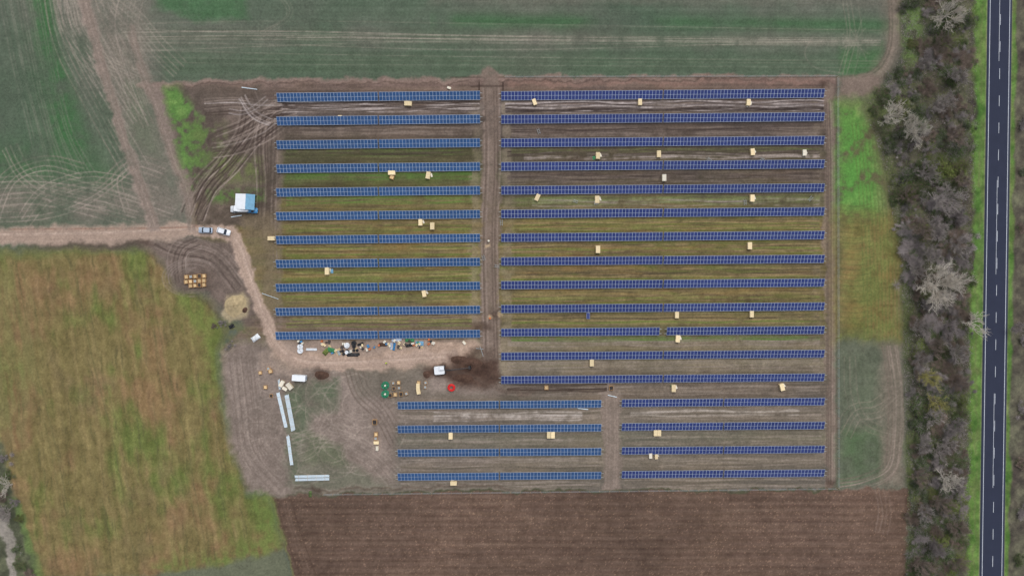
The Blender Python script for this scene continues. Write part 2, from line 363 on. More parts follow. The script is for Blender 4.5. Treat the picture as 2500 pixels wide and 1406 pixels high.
for y in (843,895,955): wavy(1240,2000,y,6,C(132,120,109),0.4,2,0.7,2.6)
wavy(1240,1480,950,5,C(66,55,48),0.6,2,0.7,3.4,26)
for y in (1015,1074,1132,1180):
    wavy(980,1465,y,6,C(137,125,114),0.4,2,0.8,2.6); wavy(1525,2005,y,6,C(136,124,112),0.4,2,0.8,2.6)
    wavy(980,1465,y,3,C(84,77,65),0.3,2,0.8,2.6); wavy(1525,2005,y,3,C(84,77,65),0.3,2,0.8,2.6)
wavy(1060,1420,1020,6,C(168,158,150),0.6,2,0.8,2.6); wavy(1540,1950,1012,4,C(160,150,140),0.5,2,0.88,2.6)
# east strips
P([(2046,186),(2150,186),(2150,238),(2046,240)],C(118,103,93),9,0.9)
P([(2046,240),(2118,240),(2150,300),(2185,420),(2206,620),(2206,832),(2046,832)],C(102,97,70)+nB[...,None]*C(8,6,4)+nC[...,None]*C(6,5,4),14,1.0)
P([(2046,250),(2108,254),(2130,330),(2152,420),(2165,560),(2046,540)],C(82,122,58)+nC[...,None]*C(12,10,6)+nB[...,None]*C(8,9,5),20,0.92,tex=np.clip(nB*1.0+nC*.9+.8,0,1))
P([(2062,300),(2105,310),(2125,470),(2055,480)],C(78,132,58),24,0.65,tex=np.clip(nC*.9+nB*.8+.55,0,1))
mx=C(112,103,60)+nB[...,None]*C(10,2,6)+nC[...,None]*C(10,9,6)+nH2[...,None]*C(8,7,5)
gmx=np.clip(nE*1.1+nC*.6+.25,0,1)[...,None]*.6; mx=mx*(1-gmx)+C(96,108,56)*gmx
omx=np.clip(fbm(PX/50,PY/40,4,2)*1.3+.1,0,1)[...,None]*.5; mx=mx*(1-omx)+C(132,107,64)*omx
P([(2046,525),(2175,525),(2206,640),(2208,832),(2046,830)],mx,30,0.95)
for k in range(26):
    y=500+k*13; K([(2050,y),(2090,y+4),(2130,y-3)],2.2,C(80,86,50),0.35,2.2,False,0.9)
for k in range(12):
    x=2100+k*9; K([(x-20,300),(x,500),(x+8,700),(x+10,830)],2.2,C(84,98,52),0.4,2.2,False,0.8)
K([(2046,826),(2208,832)],10,C(98,110,56),0.45,8,True,0.6)
lowe=C(94,96,81)+nB[...,None]*C(7,4,5)+nC[...,None]*C(5,5,5)+fbm(PX/8,PY/90,3,4)[...,None]*C(6,5,5)
P([(2046,840),(2200,840),(2216,1195),(2046,1192)],lowe,14,1.0)
P([(2055,860),(2140,850),(2150,1010),(2060,1000)],C(84,95,74),24,0.6,tex=np.clip(nB*.7+.8,0,1))
P([(2060,1050),(2150,1050),(2150,1165),(2055,1170)],C(74,97,64),22,0.75,tex=np.clip(nB*.7+.85,0,1))
P([(2150,838),(2205,838),(2215,1190),(2150,1190)],C(118,105,94),14,0.65)
BD([(2172,845),(2186,960),(2184,1080),(2168,1145),(2110,1176),(2050,1186)],(-20,-14,-8,-2,4,10,16),[C(142,126,115),C(106,94,84),C(130,115,104)],.5,2.6,.5,2)
BD([(2060,1060),(2090,1010),(2140,1000),(2195,960)],(-22,-9,4,17),[C(134,124,110)],.35,2.2,.6,3)
BD([(2075,870),(2080,960),(2110,1030),(2180,1060)],(-12,0,12),[C(130,121,107)],.32,2.2,.6,3)
# ploughed field
pl=C(93,75,64)+nH[...,None]*C(7,6,5)+nH2[...,None]*C(4,4,3)+nA[...,None]*C(10,8,7)+nE[...,None]*C(5,4,3)+nC[...,None]*C(3,3,3)+(np.sin(PY/2.6+nB*1.2)*3)[...,None]
sp=(rng.random(PX.shape)>0.97)*1.0; pl=pl+sp[...,None]*C(32,26,20)
ploughP=[(662,1210),(760,1207),(2045,1193),(2215,1192),(2215,1500),(745,1500),(690,1340)]
P(ploughP,pl,3,1.0)
BD([(690,1225),(720,1330),(770,1460)],(-24,-12,0,12,24,36),[C(72,56,47),C(110,92,80)],.38,2.4,.6,2)
BD([(2150,1190),(2160,1250),(2150,1300)],(-16,-6,4,14),[C(120,103,92)],.4,2.6,.5,2)
K([(700,1208),(1400,1199),(2045,1193)],4,C(68,70,50),0.6,3,True,0.4,False)
K([(662,1208),(694,1340),(730,1450)],5,C(106,112,72),0.6,3,True,0.3,False)
# SW field
u=(PX-0.13*(PY-600))+5*nB; vs=fbm(u/9,PY/120,3,1); vs2=fbm(u/34,PY/150,4,3); per=np.sin(u/5.6+nB*1.8)
u2=(PX+PY*.5); vd=fbm(u2/4,(PY-PX*.5)/60,3,5)
sw=C(116,104,67)+vs[...,None]*C(10,8,7)+per[...,None]*C(5,4,3)+nC[...,None]*C(4,4,3)+vd[...,None]*C(3,3,2)
gm=np.clip(vs2*.9+.2+nE*1.1+np.clip((PX-330)/420,-.35,.5)+np.clip((900-PY)/1200,-.3,.25),0,1)[...,None]
sw=sw*(1-gm*.85)+(C(94,105,54)+vs[...,None]*C(9,8,6)+per[...,None]*C(4,4,3)+nC[...,None]*C(4,4,3)+vd[...,None]*C(3,3,2))*gm*.85
om=np.clip(fbm(PX/105,PY/130,4,5)*1.6+fbm(u/14,PY/60,3,2)*.4+.1,0,1)[...,None]; sw=sw*(1-.65*om)+(C(130,101,74)+vs[...,None]*C(8,7,6)+per[...,None]*C(4,3,3)+nC[...,None]*C(4,4,3))*.65*om
br=np.clip(fbm(PX/45,PY/55,4,0)*1.2-.2,0,1)[...,None]; sw=sw*(1-.35*br)+C(106,92,68)*.35*br
dd_=np.clip(fbm(u/6,PY/60,3,4)*1.5-.6,0,1)[...,None]; sw=sw*(1-.45*dd_)+C(80,77,52)*.45*dd_
sw=sw-np.clip(per-.7,0,1)[...,None]*np.clip(nB+.3,0,1)[...,None]*C(45,38,24)
SWp=[(-95,614),(200,608),(372,612),(405,640),(440,700),(520,735),(548,800),(530,860),(545,960),(556,1050),(590,1160),(600,1208),(660,1214),(688,1345),(560,1378),(400,1405),(90,1420),(70,1330),(40,1240),(0,1090),(-95,1050)]
P(SWp,sw,14,1.0)
P([(-95,612),(370,610),(380,620),(-95,634)],C(92,102,58),8,0.5)
P([(430,690),(520,735),(545,860),(548,1000),(500,900),(470,780)],C(100,113,56),24,0.55,tex=np.clip(nC*.8+vs*.8+.6,0,1))
P([(600,1208),(662,1212),(690,1345),(560,1380),(400,1400),(380,1380),(560,1340),(640,1310)],C(94,114,56),14,0.65,tex=np.clip(nC*.6+vs*.6+.8,0,1))
P([(0,620),(60,650),(90,900),(60,1080),(-95,1040),(-95,620)],C(104,108,64),30,0.45,tex=np.clip(vs+.6,0,1))
for bx in (0,160,320): BD([(30+bx,640),(70+bx,850),(130+bx,1100),(180+bx,1370)],(-8,8),[C(88,86,56)],.3,2.4,.85,2)
P([(350,1410),(560,1380),(690,1350),(740,1500),(300,1500)],C(96,99,80),6,1.0)
P([(-95,1080),(0,1090),(30,1180),(70,1320),(100,1500),(-95,1500)],C(82,85,66)+nC[...,None]*C(14,14,10),8,1.0)
K([(-30,1180),(10,1290),(28,1380),(35,1480)],24,C(146,138,130),0.9,6,True,0.1)
K([(40,1230),(65,1310),(95,1420)],22,C(94,118,62),0.65,8,True,0.4)
K([(360,618),(410,650),(425,700),(520,745),(545,800),(532,850)],12,C(76,70,54),0.45,9,True,0.5)
# junction
P([(340,585),(480,575),(570,585),(610,650),(640,760),(600,790),(545,760),(500,715),(430,705),(400,640),(350,610)],C(104,91,83)+nC[...,None]*C(6,5,5),14,1.0)
P([(120,582),(380,578),(375,608),(120,606),(60,600)],C(82,68,60),9,0.8)
ju=[C(142,128,119),C(68,57,52),C(126,112,103)]
BD([(385,585),(430,605),(520,625),(585,700)],(-30,-23,-16,-9,-2,5,12,19),ju,.5,2.2,.5,2)
BD([(480,580),(440,600),(425,640),(430,690)],(-34,-27,-20,-13,-6,1,8,15),ju,.5,2.2,.5,2)
for r in range(22,70,6):
    pts=[(470+r*1.15*math.cos(a),678+r*.72*math.sin(a)) for a in np.linspace(random.uniform(0,2),random.uniform(4,6.2),12)]
    K(pts,2.3,C(136,123,115),0.42,2.0,False,0.6)
P([(430,665),(480,658),(520,668),(520,705),(450,712),(420,690)],C(88,76,68),8,0.6)
P([(560,780),(610,800),(645,830),(560,855),(540,830),(530,790)],C(94,94,64),12,0.8,tex=np.clip(nC+.8,0,1))
# work yard
yd=[(548,862),(600,832),(650,835),(690,900),(900,912),(1190,905),(1225,950),(1225,965),(966,975),(962,1190),(700,1207),(600,1196),(566,1085),(552,960)]
P(yd,C(122,109,100)+nB[...,None]*C(7,6,6)+nE[...,None]*C(5,5,5)+nC[...,None]*C(3,3,3),12,1.0)
P([(740,930),(830,930),(820,1000),(760,1010),(720,1180),(700,1175),(700,960)],C(82,94,72),14,0.8,tex=np.clip(nB*.6+.9,0,1))
P([(840,900),(1040,905),(1060,960),(1180,965),(1080,975),(880,970)],C(100,95,83),12,0.5)
P([(690,1130),(880,1140),(960,1190),(720,1200)],C(93,98,80),14,0.6)
P([(745,1050),(830,1090),(850,1140),(740,1130)],C(82,94,68),10,0.6)
for k in range(80):
    cx=random.uniform(610,900);cy=random.uniform(930,1160);r=random.uniform(25,110);a0=random.uniform(0,6);
    pts=[(cx+r*math.cos(a),cy+r*.8*math.sin(a)) for a in np.linspace(a0,a0+random.uniform(1,3),7)]
    if min(p[0] for p in pts)<572 or max(p[1] for p in pts)>1198 or min(p[1] for p in pts)<905: continue
    K(pts,2.0,C(154,140,129),0.34,2.0,False,0.5)
BD([(590,870),(605,1000),(620,1100),(700,1190)],(-34,-26,-18,-10,-2,6,14,22,30),[C(152,138,127),C(104,92,84)],.4,2.3,.55,2)
BD([(720,1090),(800,1070),(900,1110),(960,1170)],(-30,-20,-10,0,10,20),[C(150,137,126)],.36,2.2,.6,2)
BD([(860,905),(880,960),(930,1010),(968,1080)],(-22,-12,-2,8,18),[C(92,79,71)],.45,2.3,.6,2)
K([(720,1196),(960,1192),(1240,1190)],5,C(84,72,62),0.5,4,True,0.4)
# gravel and main track
TRK=[(-90,577),(150,574),(300,570),(430,563),(500,562),(548,568),(580,600),(600,655),(622,720),(648,790),(680,850),(730,882),(800,889),(900,886),(1010,880),(1110,872)]
P([(672,832),(900,836),(1160,830),(1176,848),(1120,880),(1060,893),(960,902),(830,902),(720,902),(660,870)],C(162,139,122)+nC[...,None]*C(5,5,5),7,1.0)
P([(680,830),(1050,830),(1050,850),(900,862),(700,860)],C(138,122,111),8,0.7)
tsl,tm=stroke_mask(TRK,32,7,True); bl(tm,C(166,144,129),tsl)
K([(-90,577),(150,574),(300,570),(430,565)],48,C(154,134,120),0.85,9,True,0.15)
K([(650,870),(672,888),(720,905)],38,C(150,132,119),0.6,12,True,0.2)
for o in(-9,-4,4,9): K(off(TRK,o),2.6,random.choice([C(180,160,146),C(140,121,107)]),0.4,2.2,False,0.6)
K([(20,560),(440,556),(470,548)],3,C(118,84,68),0.4,3,False,0.7)
W1=[(195,-90),(212,20),(240,130),(275,250),(312,370),(350,470),(378,548)]
W2=[(318,70),(345,165),(385,270),(425,390),(458,470),(468,560)]
for TT,wd,al in((W1,28,0.9),(W2,18,0.65)):
    K(TT,wd,C(136,121,111),al,9,True,0.2)
    for o in(-8,-4,4,8): K(off(TT,o),2.6,random.choice([C(156,141,130),C(110,98,88)]),0.45,2.2,False,0.6)
# disturbed soil, and trenches with their dark painted in
P([(1098,868),(1150,862),(1170,880),(1215,884),(1222,930),(1180,945),(1120,938),(1085,925),(1040,925),(1034,905),(1060,893),(1100,890)],C(80,62,53)+nC[...,None]*C(7,6,5)+nB[...,None]*C(7,6,5),9,0.92)
P([(1120,885),(1170,880),(1195,905),(1160,925),(1120,918)],C(68,51,43)+nC[...,None]*C(6,5,4),9,0.8)
for cx,cy,r,c in((785,917,20,C(82,67,59)),(1195,868,14,C(90,75,66))):
    P([(cx+r*math.cos(a)*random.uniform(.8,1.2),cy+r*.7*math.sin(a)*random.uniform(.8,1.2)) for a in np.linspace(0,5.6,9)],c,9,0.85)
K([(1150,212),(1172,211),(1228,211)],3,C(62,50,44),0.6,2.5,False,0.2,False)  # trench drawn flat, dark of the hole painted into the ground colour
for x in(1170,1228): K([(x,202),(x,222)],3,C(56,45,40),0.7,2,False,0,False)  # trench ends, same painted hole darkness
K([(1085,890),(1130,905),(1240,960),(1300,965)],12,C(92,77,68),0.6,8,True,0.4)
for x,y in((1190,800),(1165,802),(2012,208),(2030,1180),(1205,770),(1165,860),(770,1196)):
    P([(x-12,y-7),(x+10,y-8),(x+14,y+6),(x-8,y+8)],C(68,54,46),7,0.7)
for x,y in((1192,592),(1196,774),(1222,772)):
    P([(x-5,y-4),(x+5,y-4),(x+5,y+4),(x-5,y+4)],C(190,165,130),3,0.8)
P([(548,745),(560,722),(590,715),(605,735),(600,770),(560,784),(546,775)],C(158,143,114),5,0.9)
# belt and verges
bedge=[(2206,-95),(2204,60),(2208,120),(2185,180),(2135,232),(2112,262),(2140,330),(2168,430),(2182,520),(2206,640),(2210,830),(2214,1000),(2220,1200),(2214,1500)]
def rx(y): return 2441-20*y/1406.0
belt=C(84,80,68)+nB[...,None]*C(12,16,9)+nC[...,None]*C(13,13,9)
P(bedge+[(2600,1500),(2600,-95)],belt,11,1.0)
P([(2195,-95),(2245,-95),(2265,60),(2245,160),(2205,160)],C(92,116,64),14,0.8,tex=np.clip(nC+.8,0,1))
P([(2120,235),(2200,190),(2230,260),(2180,330),(2130,300)],C(90,102,62),14,0.7,tex=np.clip(nC+.8,0,1))
K([(p[0]+9,p[1]) for p in bedge[5:]],22,C(86,96,60),0.6,14,True,0.6)
vm_=np.clip(((PX+9*nB+4*nC)-(rx(PY)-64))/8,0,1)*np.clip((rx(PY)+44-(PX+6*nB))/6,0,1)
vc=C(84,114,54)+nC[...,None]*C(13,13,9)+nB[...,None]*C(12,6,7)
vt=np.clip(fbm(PX/30,PY/40,3,5)*1.3,0,1)[...,None]; vc=vc*(1-.4*vt)+C(104,102,68)*.4*vt
bl(vm_,vc)
K([(rx(-90)-42,-90),(rx(1496)-42,1496)],5,C(102,108,70),0.4,4,True,0.6,False)
K([(rx(-90)-29,-90),(rx(1496)-29,1496)],6,C(122,118,98),0.75,3,False,0.4,False)
K([(rx(-90)+29,-90),(rx(1496)+29,1496)],5,C(110,110,88),0.65,3,False,0.4,False)
I*= (1+0.045*nD+0.05*nC+0.03*nB)[...,None]
gr=I.mean(-1,keepdims=True); I=gr+(I-gr)*0.97
I=np.clip(I,8,250)
lin=s2l(I)*GAIN
lab=np.zeros((ny,nx),np.int8)
def setlab(sl,m,v): lab[sl][m>0.5]=v
lab[(PY<191)&(PX<2206)]=1
sl,m=poly(NWp,1,False); setlab(sl,m,1)
sl,m=poly(SWp,1,False); setlab(sl,m,2)
sl,m=poly(ploughP,1,False); setlab(sl,m,3)
setlab(tsl,tm,4)
sl,m=stroke_mask(W1,26,2,True); setlab(sl,m,4)
ext=np.array([60,200,600,1800])
XX=(gx-1250)/S; YY=(703-gy)/S
XX=np.concatenate([XX[0]-ext[::-1],XX,XX[-1]+ext]); YY=np.concatenate([YY[0]+ext[::-1],YY,YY[-1]-ext])
lin=np.pad(lin,((4,4),(4,4),(0,0)),mode='edge'); lab=np.pad(lab,4,mode='edge')
NY,NX=lab.shape
GX,GY=np.meshgrid(XX,YY); Vv=np.stack([GX,GY,np.zeros_like(GX)],-1).reshape(-1,3)
idx=np.arange(NY*NX).reshape(NY,NX)
Fq=np.stack([idx[1:,:-1],idx[1:,1:],idx[:-1,1:],idx[:-1,:-1]],-1).reshape(-1,4)
fl=lab[:-1,:-1].ravel()
gm_=bpy.data.materials.new("ground_cover"); gm_.use_nodes=True
nt=gm_.node_tree; b=nt.nodes["Principled BSDF"]; b.inputs["Roughness"].default_value=0.95; b.inputs["Specular IOR Level"].default_value=0.15
at=nt.nodes.new("ShaderNodeAttribute"); at.attribute_name="cover"
tc=nt.nodes.new("ShaderNodeTexCoord")
def nzn(scale,det):
    n=nt.nodes.new("ShaderNodeTexNoise"); n.inputs["Scale"].default_value=scale; n.inputs["Detail"].default_value=det; nt.links.new(tc.outputs["Object"],n.inputs["Vector"]); return n
n1=nzn(1.3,6); n2=nzn(5.0,3)
ad=nt.nodes.new("ShaderNodeMath"); ad.operation='ADD'; nt.links.new(n1.outputs["Fac"],ad.inputs[0]); nt.links.new(n2.outputs["Fac"],ad.inputs[1])
mr=nt.nodes.new("ShaderNodeMapRange"); mr.inputs[1].default_value=0.65; mr.inputs[2].default_value=1.35; mr.inputs[3].default_value=0.72; mr.inputs[4].default_value=1.28
nt.links.new(ad.outputs[0],mr.inputs[0])
vm=nt.nodes.new("ShaderNodeVectorMath"); vm.operation='SCALE'; nt.links.new(at.outputs["Color"],vm.inputs[0]); nt.links.new(mr.outputs[0],vm.inputs["Scale"])
nt.links.new(vm.outputs[0],b.inputs["Base Color"])
bp=nt.nodes.new("ShaderNodeBump"); bp.inputs["Strength"].default_value=0.3; bp.inputs["Distance"].default_value=0.15
nt.links.new(ad.outputs[0],bp.inputs["Height"]); nt.links.new(bp.outputs[0],b.inputs["Normal"])
colr=np.concatenate([lin.reshape(-1,3),np.ones((NY*NX,1))],1).astype(np.float32)
for v,nm,lb in((0,"ground","bare muddy ground of the solar building site"),(1,"crop_field","grey green sprouting crop field with wheel tracks"),(2,"grass_field","olive and ochre grass field with mown streaks"),(3,"ploughed_field","brown ploughed field"),(4,"dirt_track","compacted pale dirt track")):
    F=Fq[fl==v]; uq,inv=np.unique(F.ravel(),return_inverse=True)
    me=npmesh(nm,Vv[uq],inv.reshape(-1,4),[gm_])
    a=me.color_attributes.new("cover",'FLOAT_COLOR','POINT'); a.data.foreach_set("color",colr[uq].ravel())
    o=addobj(nm,me); o["kind"]="structure"; o["label"]=lb; o["category"]=nm.replace("_"," ")
# ------------------------------------------------------------------ asphalt road
def rp(o,y,z): return ((rx(y)+o-1250)/S,(703-y)/S,z)
def strip(o0,o1,z,y0=-700,y1=2100,dash=None):
    mb=MB()
    segs=[(y0,y1)] if dash is None else dash
    for a,bb in segs:
        n=len(mb.v); mb.v+=[rp(o0,bb,z),rp(o1,bb,z),rp(o1,a,z),rp(o0,a,z)]; mb.f.append([n,n+1,n+2,n+3]); mb.m.append(0)
    return mb
mb=MB()
mb.loft([[rp(-30,2100,0.004),rp(-27,2100,.15),rp(27,2100,.15),rp(30,2100,0.004)],[rp(-30,-700,0.004),rp(-27,-700,.15),rp(27,-700,.15),rp(30,-700,0.004)]],0,False)
mb.f=mb.f[:3]; mb.m=mb.m[:3]
road=addobj("road",mb.make("road",['asph'])); road["kind"]="structure"; road["label"]="two lane asphalt road with white markings"; road["category"]="road"
for nm,a,bb,mt in(("shoulder",-27,-24.4,'should'),("shoulder",24.4,27,'should')):
    addobj(nm,strip(a,bb,0.154).make("shoulder",[mt]),parent=road)
addobj("edge_line",strip(-24.5,-23.4,0.158).make("edge_line",['line']),parent=road)
addobj("edge_line",strip(23.4,24.5,0.158).make("edge_line",['line']),parent=road)
ds=[];y=-690
while y<2080: ds.append((y,y+26)); y+=66
addobj("centre_line",strip(0.8,1.8,0.158,dash=ds).make("centre_line",['line']),parent=road)
ds=[(y,y+230) for y in range(-600,2000,520)]
addobj("solid_centre_line",strip(-1.2,-0.4,0.158,dash=ds).make("solid_centre_line",['line']),parent=road)
# ------------------------------------------------------------------ solar tables
TILT=math.radians(22); TW=2.62; SLOPE=TW/math.cos(TILT); LOW=0.6
def table_parts(n,length,gl):
    p=length/n; ct,stt=math.cos(TILT),math.sin(TILT)
    def pt(x,s,o):
        return (x,-TW/2+s*ct-o*stt,LOW+s*stt+o*ct)
    g=MB(); fr=MB(); hs=SLOPE/2
    for i in range(n):
        for j in range(2):
            x0=-length/2+i*p+0.05;x1=x0+p-0.10;s0=j*hs+(0.09 if j==0 else .04);s1=(j+1)*hs-(0.04 if j==0 else .08)
            k=len(g.v); g.v+=[pt(x0,s0,.045),pt(x1,s0,.045),pt(x1,s1,.045),pt(x0,s1,.045)]; g.f.append([k,k+1,k+2,k+3]); g.m.append(0)
    L=length/2
    fr.v+=[pt(-L,0,0),pt(L,0,0),pt(L,SLOPE,0),pt(-L,SLOPE,0),pt(-L,0,.04),pt(L,0,.04),pt(L,SLOPE,.04),pt(-L,SLOPE,.04)]
    for q in((3,2,1,0),(4,5,6,7),(0,1,5,4),(1,2,6,5),(2,3,7,6),(3,0,4,7)): fr.f.append(list(q)); fr.m.append(0)
    ra=MB()
    for s in(0.55,SLOPE-0.7):
        a=pt(-L-.9,s,-.06);bb=pt(L+.9,s,-.06)
        ra.box(((a[0]+bb[0])/2,a[1],a[2]),(2*L+1.5,.09,.08))
    for i in range(5): 
        x=-L+.3+(2*L-.6)*i/4; ra.box((x,0,LOW+SLOPE*.5*stt-.13),(.08,SLOPE*.8,.06),rx=TILT)
    leg=MB(); zt=LOW+SLOPE*.5*stt
    leg.box((0,0,zt/2-.05),(.12,.12,zt-.1)).box((0,0.35,zt-.02),(.07,1.5,.07),rx=TILT)
    return g.make("panel_glass",[gl]),fr.make("panel_frame",['alu']),ra.make("mounting_rail",['steel']),leg.make("support_leg",['steel'])
cache={}
def table(x0,x1,yl,yr,gl):
    h=1.1; a=W(x0,yl,h); bq=W(x1,yr,h); L=math.hypot(bq[0]-a[0],bq[1]-a[1]); n=round((x1-x0)/8.2)
    key=(round(L,1),gl)
    if key not in cache: cache[key]=table_parts(n,L,gl)
    g,f,r,l=cache[key]
    parts=[("panel_glass",g),("panel_frame",f),("mounting_rail",r)]
    m=max(3,int(L/4))
    for i in range(m): parts.append(("support_leg",l,(-L/2+L*(i+.5)/m,0,0)))
    spawn("solar_table","long tilted rack of dark blue solar panels on steel legs","solar panels",parts,((a[0]+bq[0])/2,(a[1]+bq[1])/2),math.atan2(bq[1]-a[1],bq[0]-a[0]),group="rows of solar panels on the muddy site")
Ly=[236,293.5,351.5,409.5,467.5,525.5,583.5,641.8,700,758.5,817]
for i,y in enumerate(Ly):
    xs=676-0.3*i
    f=lambda x:y+2.6-5.2*(x-676)/496
    table(xs,922.5,f(xs),f(922.5),'glassL'); table(925.5,1172,f(925.5),f(1172),'glassL')
Ry=[231.5,288.7,346.2,403.8,461.8,519.5,577.2,635.2,693,751,808.5,866.5,924]
for i,y in enumerate(Ry):
    f=lambda x:y+3.2-6.4*(x-1224)/788
    a,bq=(1610,1628) if i==10 else (1617.5,1620.5)
    table(1223.5,a,f(1223.5),f(a),'glassR'); table(bq,2012.5,f(bq),f(2012.5),'glassR')
for i in range(4):
    y=987.5+58.1*i; f=lambda x:y+2-4*(x-971)/497
    table(971,1218,f(971),f(1218),'glassL'); table(1221,1468,f(1221),f(1468),'glassL')
    y=981.8+58.1*i; f=lambda x:y+2-4*(x-1518)/495
    table(1518,1765,f(1518),f(1765),'glassR'); table(1768,2013,f(1768),f(2013),'glassR')
# ------------------------------------------------------------------ crates
def pallet_mb(L=2.1,Wd=1.25,mi=0):
    mb=MB()
    for x in(-.5,0,.5): mb.box((x*(Wd-.12),0,.06),(.1,L,.1),mi=mi)
    n=9
    for i in range(n): mb.box((0,-L/2+.08+i*(L-.16)/(n-1),.125),(Wd,.14,.025),mi=mi)
    return mb
pal=pallet_mb().make("pallet",['wood'])
def carton_pair(k):
    a=MB(); a.box((0,0,.14+.42),(1.15,2.0,.84)); c=a.make("carton",[k])
    a=MB(); a.box((0,0,.99),(1.2,2.06,.05))
    for y in(-.6,0,.6): a.box((0,y,1.022),(1.22,.07,.012),mi=1)
    return c,a.make("lid",[k,'wood'])
CP={'c':carton_pair('card'),'w':carton_pair('cardw')}
mbx=MB(); mbx.box((.9,.3,.05),(.5,1.1,.04),rz=.4); litter=mbx.make("packaging_scrap",['cardw'])
def crate(px,py,deg=0,kind='c',sc=1.0,lit=False,name="shipping_crate"):
    parts=[("pallet",pal),("carton",CP[kind][0]),("lid",CP[kind][1])]
    if lit: parts.append(("packaging_scrap",litter))
    lb={"c":"cream cardboard crate on a wooden pallet on muddy ground","w":"white wrapped crate on a wooden pallet on muddy ground"}[kind]
    if lit: lb="opened cream crate on a pallet with scraps beside it"
    spawn(name,lb,"crate",parts,W(px,py,1),math.radians(deg),sc,group="crates standing between the solar rows")
for c in [(996,253,88,'c',1.15,1),(829,284,90,'c',.6),(1305,249,20,'c',.95),(1563,249,0,'c',1),(1828,250,-5,'c',1,1),(1460,380,0,'c',1.05,1),(1609,376,0,'c',1.05),(1838,371,5,'c',1.05,1),(1965,373,0,'w',.95,1),(956,422,90,'c',1.1),(1045,428,-10,'c',1.1,1),(1622,434,0,'w',1.05),(1312,482,-25,'c',1.05),(1458,487,0,'c',1.15,1),(1837,484,0,'c',1.1,1),(1026,543,0,'c',1.0,1),(1055,552,0,'c',1.1),(662,582,90,'c',1.1),(1460,609,0,'c',1.15),(1831,600,0,'c',1.1),(798,662,0,'c',1.1,1),(1035,717,10,'c',1.0,1),(1653,769,0,'c',1.0),(1836,767,0,'c',1.0),(1655,827,-5,'c',1.1,1),(1445,886,0,'c',1.05),(1645,948,0,'c',1.1,1),(1910,945,15,'c',1.1,1),(1100,1064,0,'c',1.05),(1340,1062,0,'c',1.0),(1350,1062,0,'c',1.0),(1601,1057,0,'c',.95),(1610,1057,0,'c',.95),(1589,1113,0,'w',.8),(1603,1115,5,'c',.75,1),(1107,1180,90,'c',1.0,1),(1096,214,70,'w',.6),(1133,837,40,'w',.6)]:
    crate(*c)
def opencr(Wd,L,Hh,full='darkc'):
    w=MB()
    for sx in(-1,1): w.box((sx*(Wd/2-.04),0,Hh/2),(.08,L,Hh))
    for sy in(-1,1): w.box((0,sy*(L/2-.04),Hh/2),(Wd-.162,.08,Hh))
    w.box((0,0,.04),(Wd-.162,L-.162,.06))
    c=MB(); r=random.Random(3)
    for i in range(3):
        for j in range(2): c.box(((i-1)*(Wd-.3)/3,(j-.5)*(L-.3)/2,Hh*.45+.03),((Wd-.3)/3.3,(L-.3)/2.3,Hh*.8+r.uniform(-.06,.06)),rz=r.uniform(-.1,.1))
    return w.make("crate_wall",['woodo']),c.make("contents",[full])
OC={0:opencr(1.3,1.5,.8),1:opencr(1.2,1.2,.7,'steel'),2:opencr(1.3,1.4,.8,'tan')}
def ocr(px,py,deg=0,sc=1,k=0,grp="open wooden crates in the storage yard"):
    spawn("open_crate",["open wooden crate filled with dark fittings","open wooden crate filled with grey metal fittings","open wooden crate filled with tan cartons"][k],"crate",[("crate_wall",OC[k][0]),("contents",OC[k][1])],W(px,py,.5),math.radians(deg),sc,group=grp)
for i in range(5):
    ocr(455+i*10.8,676-i*.6,4,.92,[2,1,2,0,2][i])
    ocr(454.5+i*10.8,688-i*.8,4,.92,[2,2,1,2,2][i])
    if i>0: ocr(454.5+i*10.8,698.6-i*.8,4,.86,2 if i!=3 else 0)
for x,y,d,s,k in((655,900,10,.9,1),(660,906,10,.9,2),(635,910,5,.75,2),(648,945,0,.85,2),(662,966,-10,.7,0),(960,935,5,.75,1),(973,934,0,.8,2),(961,948,0,.75,0),(974,947,0,.8,1),(953,965,0,.85,0),(965,963,0,.9,2),(979,962,0,.85,0),(1022,934,0,.8,2),(1039,934,20,.8,1),(1038,945,0,.8,1),(992,961,20,.8,1),(915,1030,0,1.1,0),(918,1060,0,.9,2),(917,1070,0,.9,1),(957,433,70,1.0,2),(1334,946,0,.95,2),(1492,947,0,1.0,0)):
    ocr(x,y,d,s,k)
for x,y,d,s,k in((1020,943,0,.9,'c'),(1021,955,10,.95,'c'),(918,1081,90,.8,'c'),(920,1095,0,.7,'w'),(687,937,-30,1.0,'w'),(706,943,40,1.1,'w'),(694,949,60,.8,'w')):
    crate(x,y,d,k,s)
mbx=MB(); mbx.box((0,0,.5),(1.1,2.0,.05)); f1=mbx.make("panel_frame",['alu']); mbx=MB(); mbx.box((0,0,.532),(1.0,1.9,.008)); g1=mbx.make("panel_glass",['glassR']); mbx=MB(); mbx.box((0,0,.235),(.08,1.6,.47)); l1=mbx.make("trestle",['woodo'])
spawn("photovoltaic_module","loose blue solar panel lying on wooden trestles","solar panel",[("panel_frame",f1),("panel_glass",g1),("trestle",l1,(-.4,0,0)),("trestle",l1,(.4,0,0))],W(1436,771,.5))
mbx=MB()
for x in(-.35,.35): mbx.tube((x,-.8,.15),(x,.8,.9),.05,n=6)
for y in(-.5,0,.5): mbx.tube((-.35,y,.5+y*.45),(.35,y,.5+y*.45),.04,n=6)
for x in(-.35,.35): mbx.tube((x,.75,.86),(x,1.1,.02),.04,n=6)
tre=mbx.make("step_trestle",['steel'])
for x,y,d in((1224,545,0),(1731,391,60),(1315,322,20),(1818,495,10),(1977,486,-40),(1860,390,80),(1181,630,20),(1214,650,80),(1405,492,70)):
    single("step_trestle","small grey metal step trestle on the mud","trestle",tre,W(x,y),math.radians(d),1.0,group="metal trestles between the rows")
